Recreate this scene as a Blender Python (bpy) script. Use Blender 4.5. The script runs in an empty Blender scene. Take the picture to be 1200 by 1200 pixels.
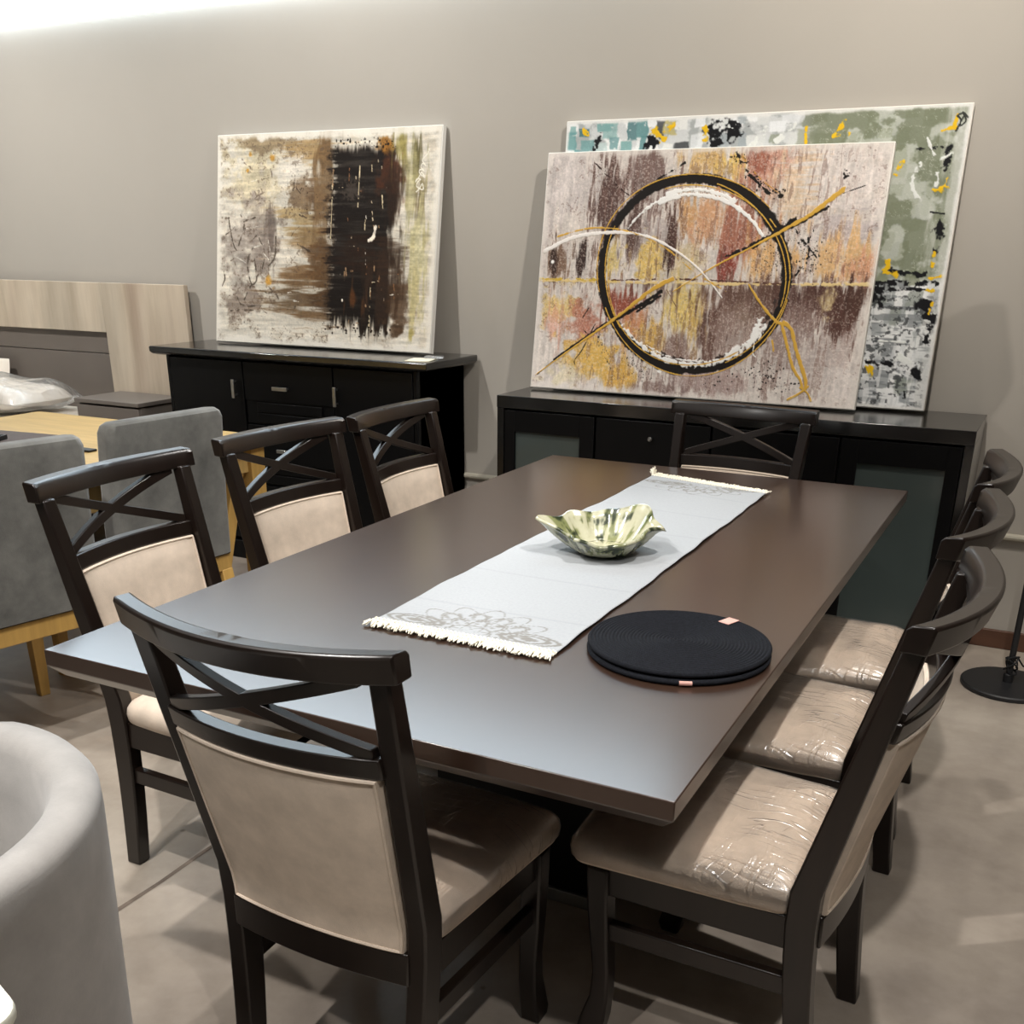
import bpy, bmesh, math, random
import numpy as np
from mathutils import Vector, Matrix

C = bpy.context.scene.collection
PI = math.pi
random.seed(7)

# ------------------------------------------------------------------ camera
H, YAW, PITCH, ROLL, FPX, PX, PY = 1.4471, 0.4703, 0.3911, 0.0082, 1219.4945, 600.0, 790.56
cy, sy = math.cos(YAW), math.sin(YAW)
cp, sp = math.cos(PITCH), math.sin(PITCH)
fw, rt, up = Vector((-sy, cy, 0)), Vector((cy, sy, 0)), Vector((0, 0, 1))
f2 = fw*cp-up*sp
u2 = up*cp+fw*sp
cr, sr = math.cos(ROLL), math.sin(ROLL)
r3, u3 = rt*cr+u2*sr, u2*cr-rt*sr
cam_d = bpy.data.cameras.new('camera')
cam = bpy.data.objects.new('camera', cam_d)
C.objects.link(cam)
M = Matrix((r3, u3, -f2)).transposed().to_4x4()
M.translation = Vector((0, 0, H))
cam.matrix_world = M
cam_d.sensor_width = 36
cam_d.lens = 36*FPX/1200
cam_d.shift_y = (PY-600)/1200
cam_d.clip_start = 0.02
bpy.context.scene.camera = cam


def project(p):
    d = Vector(p)-Vector((0, 0, H))
    z = d.dot(f2)
    return (PX+FPX*d.dot(r3)/z, PY-FPX*d.dot(u3)/z)


# ------------------------------------------------------------------ materials
def lin(c):
    return tuple((v/12.92 if v <= .04045 else ((v+.055)/1.055)**2.4) for v in (x/255 for x in c))


class NT:
    def __init__(s, name):
        s.m = bpy.data.materials.new(name)
        s.m.use_nodes = True
        s.t = s.m.node_tree
        s.n = s.t.nodes
        s.l = s.t.links
        s.b = s.n['Principled BSDF']

    def new(s, t, **k):
        n = s.n.new(t)
        for a, v in k.items():
            if a in n.inputs:
                n.inputs[a].default_value = v
            else:
                setattr(n, a, v)
        return n

    def link(s, a, b):
        s.l.new(a, b)

    def coords(s, scale=(1, 1, 1), kind='Object'):
        tc = s.new('ShaderNodeTexCoord')
        mp = s.new('ShaderNodeMapping')
        mp.inputs['Scale'].default_value = scale
        s.link(tc.outputs[kind], mp.inputs['Vector'])
        return mp.outputs['Vector']

    def noise(s, vec, scale, detail=4, rough=.5):
        n = s.new('ShaderNodeTexNoise')
        n.inputs['Scale'].default_value = scale
        n.inputs['Detail'].default_value = detail
        n.inputs['Roughness'].default_value = rough
        s.link(vec, n.inputs['Vector'])
        return n.outputs['Fac']

    def ramp(s, fac, stops):
        r = s.new('ShaderNodeValToRGB')
        e = r.color_ramp.elements
        while len(e) < len(stops):
            e.new(.5)
        for el, (p, c) in zip(e, stops):
            el.position = p
            el.color = (*c, 1)
        s.link(fac, r.inputs['Fac'])
        return r.outputs['Color']

    def maprange(s, v, a, b):
        r = s.new('ShaderNodeMapRange')
        r.inputs['To Min'].default_value = a
        r.inputs['To Max'].default_value = b
        s.link(v, r.inputs['Value'])
        return r.outputs['Result']

    def bump(s, h, strength=.2, dist=.01):
        b = s.new('ShaderNodeBump')
        b.inputs['Strength'].default_value = strength
        b.inputs['Distance'].default_value = dist
        s.link(h, b.inputs['Height'])
        s.link(b.outputs['Normal'], s.b.inputs['Normal'])
        return b


def simple(name, rgb, rough=.5, metal=0., var=.12, vscale=6, stretch=(1, 1, 1), bump=0, bscale=200, spec=.5, coat=0., sheen=0., rvar=0.):
    n = NT(name)
    v = n.coords(stretch)
    f = n.noise(v, vscale, 5, .55)
    c = lin(rgb)
    n.link(n.ramp(f, [(.25, tuple(x*(1-var) for x in c)), (.75, tuple(min(1, x*(1+var)) for x in c))]), n.b.inputs['Base Color'])
    n.b.inputs['Roughness'].default_value = rough
    if rvar:
        n.link(n.maprange(f, rough-rvar, rough+rvar), n.b.inputs['Roughness'])
    n.b.inputs['Metallic'].default_value = metal
    n.b.inputs['Specular IOR Level'].default_value = spec
    n.b.inputs['Coat Weight'].default_value = coat
    n.b.inputs['Coat Roughness'].default_value = .2
    n.b.inputs['Sheen Weight'].default_value = sheen
    if bump:
        n.bump(n.noise(v, bscale, 3, .6), bump, .004)
    return n.m


M_WALL = simple('wall_paint', (176, 170, 161), .75, var=.03, vscale=1.5, bump=.06, bscale=180)
M_CEIL = simple('ceiling_paint', (150, 147, 142), .9, var=.03)
M_WOOD = simple('espresso_wood', (23, 15, 11), .31, var=.28, vscale=5, stretch=(8, 8, .8), spec=.38, coat=.12)
M_TABLE = simple('brown_veneer', (51, 36, 28), .28, var=.14, vscale=3, stretch=(5, 1, 1), coat=.45, rvar=.012)
M_BLACK = simple('black_lacquer', (4, 4, 5), .42, var=.1, vscale=4, spec=.22)
M_BLACKTOP = simple('black_buffet_top', (14, 13, 12), .17, var=.12, vscale=4, spec=.75, coat=.3)
M_STEEL = simple('brushed_steel', (190, 190, 188), .32, 1, var=.06, vscale=30, stretch=(1, 1, 12))
M_PLINTH = simple('grey_metal_plinth', (150, 150, 148), .4, .8, var=.06)
M_OAK = simple('yellow_oak', (186, 154, 96), .42, var=.16, vscale=4, stretch=(1.2, 12, 1.2), bump=.03, bscale=60)
M_OAKLEG = simple('yellow_oak_leg', (186, 148, 82), .45, var=.18, vscale=4, stretch=(10, 10, 1), bump=.03, bscale=60)
M_TAUPE = simple('taupe_laminate', (112, 104, 97), .5, var=.06, vscale=3)
M_PIPE = simple('cream_conduit', (190, 184, 168), .5, var=.04)
M_BASEB = simple('brown_baseboard', (88, 58, 42), .5, var=.2, vscale=5, stretch=(.6, 6, 6))
M_WHITEEDGE = simple('white_canvas_edge', (232, 228, 220), .75, var=.03, bump=.15, bscale=400)
M_WHITECLOTH = simple('white_bed_linen', (236, 226, 212), .85, var=.04, bump=.2, bscale=14)
M_PINKTAG = simple('pink_leather_tag', (206, 158, 146), .6, var=.1, vscale=60)
M_LAMP = simple('matt_black_metal', (24, 24, 26), .5, var=.1)
M_CARD = simple('cream_card', (228, 222, 200), .7, var=.03)
M_INK = simple('dark_ink', (70, 62, 60), .8)
M_FRINGE = simple('cream_cotton_fringe', (236, 230, 212), .9, var=.1, vscale=80, bump=.4, bscale=300)
M_DARKCLOTH = simple('dark_taupe_placemat', (86, 76, 72), .85, var=.12, vscale=40, bump=.3, bscale=300)


def velvet(name, rgb, var=.3, sc=9):
    n = NT(name)
    v = n.coords((1, 1, 1))
    f = n.noise(v, sc, 6, .62)
    c = lin(rgb)
    n.link(n.ramp(f, [(.3, tuple(x*(1-var) for x in c)), (.52, c), (.72, tuple(x*(1+var) for x in c))]), n.b.inputs['Base Color'])
    n.b.inputs['Roughness'].default_value = .9
    n.b.inputs['Specular IOR Level'].default_value = .15
    n.b.inputs['Sheen Weight'].default_value = .35
    n.bump(n.noise(v, 350, 2, .5), .15, .002)
    return n.m


M_GREYVEL = velvet('grey_velvet', (98, 97, 93), .5, 6)
M_TUB = velvet('pale_grey_boucle', (168, 164, 160), .12, 14)


def cream():
    n = NT('cream_weave')
    v = n.coords((1, 1, 1))
    f = n.noise(v, 20, 5, .6)
    c = lin((206, 190, 173))
    n.link(n.ramp(f, [(.3, tuple(x*.86 for x in c)), (.7, tuple(x*1.08 for x in c))]), n.b.inputs['Base Color'])
    n.b.inputs['Roughness'].default_value = .88
    n.b.inputs['Specular IOR Level'].default_value = .2
    n.bump(n.noise(v, 420, 2, .5), .25, .002)
    return n.m


M_CREAM = cream()


def plastic(name, wr=.9, tint=(1, 1, 1), sc=9):
    n = NT(name)
    v = n.coords((1, 1, 1))
    # long folds: noise stretched along two directions, warped
    w = n.new('ShaderNodeTexNoise')
    w.inputs['Scale'].default_value = 4
    n.link(v, w.inputs['Vector'])
    ad = n.new('ShaderNodeVectorMath', operation='MULTIPLY_ADD')
    n.link(w.outputs['Color'], ad.inputs[0])
    ad.inputs[1].default_value = (.12, .12, .12)
    n.link(v, ad.inputs[2])
    mp = n.new('ShaderNodeMapping')
    mp.inputs['Rotation'].default_value = (0, 0, .6)
    mp.inputs['Scale'].default_value = (1, 5, 1)
    n.link(ad.outputs[0], mp.inputs['Vector'])
    mp2 = n.new('ShaderNodeMapping')
    mp2.inputs['Rotation'].default_value = (0, 0, -.75)
    mp2.inputs['Scale'].default_value = (6, 1, 1)
    n.link(ad.outputs[0], mp2.inputs['Vector'])

    def ridge(vec, s_, pw):
        f = n.noise(vec, s_, 2, .5)
        m1 = n.new('ShaderNodeMath', operation='SUBTRACT')
        n.link(f, m1.inputs[0])
        m1.inputs[1].default_value = .5
        m2 = n.new('ShaderNodeMath', operation='ABSOLUTE')
        n.link(m1.outputs[0], m2.inputs[0])
        r = n.new('ShaderNodeMapRange')
        r.inputs['From Max'].default_value = pw
        r.inputs['To Min'].default_value = 1
        r.inputs['To Max'].default_value = 0
        n.link(m2.outputs[0], r.inputs['Value'])
        return r.outputs['Result']
    # folds only gather in places
    msk = n.maprange(n.noise(v, 7, 1), -.9, 1.6)
    h1 = n.new('ShaderNodeMath', operation='ADD')
    n.link(ridge(mp.outputs['Vector'], sc, .05), h1.inputs[0])
    n.link(ridge(mp2.outputs['Vector'], sc*.8, .05), h1.inputs[1])
    h2 = n.new('ShaderNodeMath', operation='MULTIPLY')
    h2.use_clamp = False
    n.link(h1.outputs[0], h2.inputs[0])
    n.link(msk, h2.inputs[1])
    h3 = n.new('ShaderNodeMath', operation='MULTIPLY_ADD')
    n.link(n.noise(v, 10, 2), h3.inputs[0])
    h3.inputs[1].default_value = 1.2
    n.link(h2.outputs[0], h3.inputs[2])
    h = h3.outputs[0]
    bp = n.new('ShaderNodeBump')
    bp.inputs['Strength'].default_value = wr
    bp.inputs['Distance'].default_value = .004
    n.link(h, bp.inputs['Height'])
    g = n.new('ShaderNodeBsdfGlossy')
    g.inputs['Roughness'].default_value = .27
    g.inputs['Color'].default_value = (1, 1, 1, 1)
    n.link(bp.outputs['Normal'], g.inputs['Normal'])
    t = n.new('ShaderNodeBsdfTransparent')
    t.inputs['Color'].default_value = (*tint, 1)
    fr = n.new('ShaderNodeFresnel')
    fr.inputs['IOR'].default_value = 1.55
    n.link(bp.outputs['Normal'], fr.inputs['Normal'])
    mr = n.new('ShaderNodeMapRange')
    mr.inputs['To Min'].default_value = .05
    mr.inputs['To Max'].default_value = .9
    n.link(fr.outputs['Fac'], mr.inputs['Value'])
    mx = n.new('ShaderNodeMixShader')
    n.link(mr.outputs['Result'], mx.inputs['Fac'])
    n.link(t.outputs[0], mx.inputs[1])
    n.link(g.outputs[0], mx.inputs[2])
    df = n.new('ShaderNodeBsdfDiffuse')
    df.inputs['Color'].default_value = (.9, .9, .9, 1)
    mx2 = n.new('ShaderNodeMixShader')
    mx2.inputs['Fac'].default_value = .05
    n.link(mx.outputs[0], mx2.inputs[1])
    n.link(df.outputs[0], mx2.inputs[2])
    n.link(mx2.outputs[0], n.n['Material Output'].inputs['Surface'])
    return n.m


M_PLASTIC = plastic('clear_wrap', .6, (.95, .94, .93), 7)
M_BAG = plastic('clear_bag', 1.0, (.95, .96, .98), 5)


def floor_mat():
    n = NT('polished_concrete')
    v = n.coords((1, 1, 1))
    a = n.noise(v, 1.1, 8, .62)
    b = n.noise(v, 9, 6, .6)
    c1 = n.ramp(a, [(.3, lin((130, 120, 112))), (.5, lin((158, 147, 135))), (.72, lin((180, 169, 155)))])
    mx = n.new('ShaderNodeMix', data_type='RGBA', blend_type='MULTIPLY')
    mx.inputs[0].default_value = .55
    n.link(c1, mx.inputs[6])
    n.link(n.ramp(b, [(.3, (.66, .64, .62)), (.6, (1, 1, 1))]), mx.inputs[7])
    # sparse dark specks
    vo = n.new('ShaderNodeTexVoronoi')
    vo.inputs['Scale'].default_value = 5
    n.link(v, vo.inputs['Vector'])
    mx2 = n.new('ShaderNodeMix', data_type='RGBA', blend_type='MULTIPLY')
    mx2.inputs[0].default_value = 1
    n.link(mx.outputs[2], mx2.inputs[6])
    n.link(n.ramp(vo.outputs['Distance'], [(.018, (.55, .5, .46)), (.045, (1, 1, 1))]), mx2.inputs[7])
    n.link(mx2.outputs[2], n.b.inputs['Base Color'])
    n.link(n.maprange(b, .32, .55), n.b.inputs['Roughness'])
    n.b.inputs['Specular IOR Level'].default_value = .4
    n.bump(b, .06, .01)
    return n.m


M_FLOOR = floor_mat()


def lightwood():
    n = NT('pale_wood_laminate')
    v = n.coords((9, 9, .7))
    a = n.noise(v, 1.3, 6, .65)
    b = n.noise(n.coords((2.2, 2.2, .3)), 1.6, 3, .5)
    mx = n.new('ShaderNodeMix', data_type='RGBA', blend_type='MULTIPLY')
    mx.inputs[0].default_value = .8
    n.link(n.ramp(b, [(.35, lin((178, 160, 142))), (.5, lin((206, 192, 172))), (.65, lin((190, 178, 160)))]), mx.inputs[6])
    n.link(n.ramp(a, [(.3, (.72, .69, .66)), (.6, (1, 1, 1))]), mx.inputs[7])
    n.link(mx.outputs[2], n.b.inputs['Base Color'])
    n.b.inputs['Roughness'].default_value = .5
    return n.m


M_LIGHTWOOD = lightwood()


def glass_frost():
    n = NT('frosted_glass')
    n.b.inputs['Base Color'].default_value = (*lin((62, 70, 68)), 1)
    n.b.inputs['Roughness'].default_value = .14
    n.b.inputs['Specular IOR Level'].default_value = .6
    f = n.noise(n.coords((1, 1, 1)), 3, 2)
    n.link(n.maprange(f, .1, .18), n.b.inputs['Roughness'])
    return n.m


M_FROST = glass_frost()


def attr_mat(name, rough=.6, spec=.4, coat=0., bump=0.):
    n = NT(name)
    a = n.new('ShaderNodeVertexColor', layer_name='paint')
    v = n.coords((1, 1, 1))
    f = n.noise(v, 160, 3, .6)
    mx = n.new('ShaderNodeMix', data_type='RGBA', blend_type='MULTIPLY')
    mx.inputs[0].default_value = .35
    n.link(a.outputs['Color'], mx.inputs[6])
    n.link(n.ramp(f, [(.3, (.82, .82, .82)), (.6, (1, 1, 1))]), mx.inputs[7])
    n.link(mx.outputs[2], n.b.inputs['Base Color'])
    n.b.inputs['Roughness'].default_value = rough
    n.b.inputs['Specular IOR Level'].default_value = spec
    n.b.inputs['Coat Weight'].default_value = coat
    n.b.inputs['Coat Roughness'].default_value = .08
    if bump:
        n.bump(f, bump, .003)
    return n.m


M_PAINT = attr_mat('oil_paint', .55, .16, bump=.25)
M_RUNNER = attr_mat('printed_cotton', .9, .1, bump=.1)
M_GLAZE = attr_mat('green_glaze', .18, .55, .5)


def rope():
    n = NT('black_cotton_rope')
    v = n.coords((1, 1, 1))
    f = n.noise(v, 260, 3, .6)
    n.link(n.ramp(f, [(.3, lin((7, 8, 12))), (.7, lin((22, 24, 31)))]), n.b.inputs['Base Color'])
    n.b.inputs['Roughness'].default_value = .9
    n.b.inputs['Specular IOR Level'].default_value = .2
    n.bump(f, .5, .002)
    return n.m


M_ROPE = rope()


def emit(name, rgb, s):
    n = NT(name)
    n.b.inputs['Base Color'].default_value = (*rgb, 1)
    n.b.inputs['Emission Color'].default_value = (*rgb, 1)
    n.b.inputs['Emission Strength'].default_value = s
    return n.m


M_LED = emit('cool_led', (.74, .89, 1.0), 6.5)


# ------------------------------------------------------------------ object helpers
def obj(name, bm, mat, parent=None, smooth=True, loc=None, bevel=0, subsurf=0, angle=35):
    me = bpy.data.meshes.new(name)
    if isinstance(bm, bpy.types.Mesh):
        me = bm
    else:
        bmesh.ops.recalc_face_normals(bm, faces=bm.faces[:])
        bm.to_mesh(me)
        bm.free()
    o = bpy.data.objects.new(name, me)
    C.objects.link(o)
    me.materials.append(mat)
    if smooth:
        for p in me.polygons:
            p.use_smooth = True
        try:
            me.set_sharp_from_angle(angle=math.radians(angle))
        except Exception:
            pass
    if parent is not None:
        o.parent = parent
    if loc is not None:
        o.location = loc
    if bevel:
        m = o.modifiers.new('bevel', 'BEVEL')
        m.width = bevel
        m.segments = 2
        m.limit_method = 'ANGLE'
        m.angle_limit = math.radians(40)
        m.harden_normals = False
    if subsurf:
        m = o.modifiers.new('sub', 'SUBSURF')
        m.levels = m.render_levels = subsurf
    return o


def tag(o, label, cat, group=None):
    o['label'] = label
    o['category'] = cat
    if group:
        o['group'] = group
    return o


def thing(name, label, cat, loc=(0, 0, 0), rz=0, group=None):
    o = bpy.data.objects.new(name, None)
    C.objects.link(o)
    o.location = loc
    o.rotation_euler = (0, 0, rz)
    o.empty_display_size = .1
    return tag(o, label, cat, group)


def struct(name, bm, mat, **k):
    o = obj(name, bm, mat, **k)
    o['kind'] = 'structure'
    return o


def dup(root, loc, rz, label, group=None):
    r = root.copy()
    C.objects.link(r)
    r.location = loc
    r.rotation_euler = (0, 0, rz)
    r['label'] = label
    if group:
        r['group'] = group
    for ch in list(root.children):
        c = ch.copy()
        C.objects.link(c)
        c.parent = r
        for g in ch.children:
            d = g.copy()
            C.objects.link(d)
            d.parent = c
    return r


def box(bm, x0, x1, y0, y1, z0, z1):
    vs = [bm.verts.new((x, y, z)) for z in (z0, z1) for y in (y0, y1) for x in (x0, x1)]
    for f in ((0, 1, 3, 2), (4, 6, 7, 5), (0, 4, 5, 1), (2, 3, 7, 6), (0, 2, 6, 4), (1, 5, 7, 3)):
        bm.faces.new([vs[i] for i in f])
    return bm


def B(*a):
    return box(bmesh.new(), *a)


def loft(bm, rings, cap=True, closed=False):
    """rings: list of lists of points, same length; joins consecutive rings"""
    R = [[bm.verts.new(p) for p in r] for r in rings]
    n = len(R[0])
    k = len(R)
    for i in range(k if closed else k-1):
        a, b = R[i], R[(i+1) % k]
        for j in range(n):
            bm.faces.new((a[j], a[(j+1) % n], b[(j+1) % n], b[j]))
    if cap and not closed:
        bm.faces.new(R[0][::-1])
        bm.faces.new(R[-1])
    return bm


def tube(bm, pts, r, n=8, closed=False, cap=True):
    pts = [Vector(p) for p in pts]
    rings = []
    k = len(pts)
    prev = None
    for i, p in enumerate(pts):
        if closed:
            t = pts[(i+1) % k]-pts[i-1]
        else:
            t = pts[min(i+1, k-1)]-pts[max(i-1, 0)]
        t.normalize()
        if prev is None:
            a = Vector((0, 0, 1)) if abs(t.z) < .9 else Vector((1, 0, 0))
            nrm = t.cross(a).normalized()
        else:
            nrm = (prev-t*prev.dot(t)).normalized()
        prev = nrm
        bn = t.cross(nrm)
        rr = r[i] if isinstance(r, (list, tuple)) else r
        rings.append([p+nrm*rr*math.cos(2*PI*j/n)+bn*rr*math.sin(2*PI*j/n) for j in range(n)])
    return loft(bm, rings, cap, closed)


def lathe(bm, prof, n=48, c=(0, 0)):
    rings = [[(c[0]+r*math.cos(2*PI*j/n), c[1]+r*math.sin(2*PI*j/n), z) for j in range(n)] for r, z in prof]
    return loft(bm, rings, True)


def grid_mesh(name, P):
    """P: (h,w,3) numpy of points -> mesh of quads"""
    h, w = P.shape[:2]
    me = bpy.data.meshes.new(name)
    me.vertices.add(h*w)
    me.vertices.foreach_set('co', P.reshape(-1).astype(np.float32))
    i = np.arange(h*w).reshape(h, w)
    q = np.stack([i[:-1, :-1], i[1:, :-1], i[1:, 1:], i[:-1, 1:]], -1).reshape(-1, 4)
    me.loops.add(q.size)
    me.loops.foreach_set('vertex_index', q.reshape(-1).astype(np.int32))
    me.polygons.add(len(q))
    me.polygons.foreach_set('loop_start', (np.arange(len(q))*4).astype(np.int32))
    me.update()
    me.validate()
    return me


def set_paint(me, col):
    """col: (n,3) linear"""
    a = me.color_attributes.new('paint', 'FLOAT_COLOR', 'POINT')
    c = np.ones((col.shape[0], 4), np.float32)
    c[:, :3] = col
    a.data.foreach_set('color', c.reshape(-1))


# ------------------------------------------------------------------ setting
WY = 4.28
struct('floor', B(-9, 4, -4, WY+.1, -.1, 0), M_FLOOR, smooth=False)
struct('wall_back', B(-9, 4, WY, WY+.1, 0, 3.1), M_WALL, smooth=False)
struct('wall_left', B(-9.1, -9, -4, WY+.1, 0, 3.1), M_WALL, smooth=False)
struct('wall_right', B(4, 4.1, -4, WY+.1, 0, 3.1), M_WALL, smooth=False)
struct('wall_front', B(-9, 4, -4.1, -4, 0, 3.1), M_WALL, smooth=False)
struct('ceiling', B(-9, 4, -4, WY+.1, 3.1, 3.2), M_CEIL, smooth=False)
struct('baseboard_back', B(-9, 4, WY-.015, WY, 0, .073), M_BASEB, bevel=.003)
bm = tube(bmesh.new(), [(-4.0, WY-.014, .444), (4, WY-.014, .444)], .013, 10)
struct('trim_1', bm, M_PIPE)
# saw-cut joint in the concrete
bm = bmesh.new()
pts = []
for i in range(40):
    y = -1+5.2*i/39
    pts.append((-1.741+.004*math.sin(i*1.7)+.003*math.sin(i*.6), y))
rings = [[(x-.007-.003*math.sin(i*2.3), y, .0008), (x+.007+.003*math.cos(i*1.1), y, .0008)] for i, (x, y) in enumerate(pts)]
vs = [[bm.verts.new(p) for p in r] for r in rings]
for a, b in zip(vs, vs[1:]):
    bm.faces.new((a[0], a[1], b[1], b[0]))
struct('trim_2', bm, simple('dark_joint_filler', (104, 92, 82), .9, var=.35, vscale=30))
# cool led strip running along the wall above
led = thing('ceiling_light', 'long cool white light panel along the top of the back wall, above the headboard', 'light', (-4.9, WY-.002, 2.445))
obj('housing', B(-4.05, 4.05, -.06, 0, .64, .653), M_STEEL, led)
bm = bmesh.new()
loft(bm, [[(x, 0, 0), (x, -.05, .03), (x, -.055, .64), (x, 0, .64)] for x in (-4.05, 3.6)])
obj('diffuser', bm, M_LED, led, smooth=False)

# ------------------------------------------------------------------ dining chair
ZT = .967


def yback(z):
    if z > .45:
        return .03-(z-.45)*(.112/.517)
    t = z/.45
    return .03*math.sin(t*PI/2)


def houter(z):
    return .193+.042*z/ZT


def bow(z):
    return .055*(.45+.55*max(0, (z-.38)/.587))


def surf(x, z, hw):
    return yback(z)-bow(z)*max(0, 1-(x/hw)**2)


def bowed(bm, xa, xb, zlo, zhi, t0, t1, n=16, tilt=0):
    """bowed board between x=xa..xb, z lo..hi, y offset t0..t1 from the back surface"""
    rings = []
    for i in range(n+1):
        x = xa+(xb-xa)*i/n
        hw = .235
        rings.append([(x, surf(x, zlo, hw)+t0, zlo), (x, surf(x, zhi, hw)+t0, zhi), (x, surf(x, zhi, hw)+t1, zhi+tilt), (x, surf(x, zlo, hw)+t1, zlo)])
    return loft(bm, rings)


def seat_outline(n, off=0):
    """closed outline of the seat (front at +y), rounded corners"""
    hwf, hwr, y0, y1 = .233+off, .2+off, .07-off, .478+off
    base = []
    rc = .035
    corners = [(-hwr, y0), (hwr, y0), (hwf, y1), (-hwf, y1)]
    out = []
    k = len(corners)
    for i, c in enumerate(corners):
        c = Vector(c)
        p = Vector(corners[i-1])
        q = Vector(corners[(i+1) % k])
        a = c+(p-c).normalized()*rc
        b = c+(q-c).normalized()*rc
        for j in range(7):
            t = j/6
            out.append((1-t)**2*a+2*t*(1-t)*c+t*t*b)
        for j in range(1, 8):
            t = j/8
            e = q+(c-q).normalized()*rc
            pt = b+(e-b)*t
            s = math.sin(t*PI)
            if i == 2:
                pt.y += .012*s
            out.append(pt)
    return out


def seat_mesh(off=0, top=0, seed=0, levels=None):
    bm = bmesh.new()
    L = levels or [(.402, -.010), (.404, -.002), (.415, .004), (.430, .006), (.444, .003), (.455, -.008), (.465, -.030), (.473, -.062), (.479, -.10), (.482, -.14)]
    o = seat_outline(0, 0)
    cx, cyy = 0, sum(p.y for p in o)/len(o)
    rings = []
    for z, d in L:
        r = []
        for p in o:
            v = Vector((p.x-cx, p.y-cyy))
            ln = v.length
            v = v*((ln+d+off)/ln)
            r.append((cx+v.x, cyy+v.y, z+top))
        rings.append(r)
    R = [[bm.verts.new(p) for p in r] for r in rings]
    n = len(o)
    for a, b in zip(R, R[1:]):
        for j in range(n):
            bm.faces.new((a[j], a[(j+1) % n], b[(j+1) % n], b[j]))
    c = bm.verts.new((cx, cyy, L[-1][0]+top+.002))
    for j in range(n):
        bm.faces.new((R[-1][j], R[-1][(j+1) % n], c))
    if not levels:
        bm.faces.new(R[0][::-1])
    return bm


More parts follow.
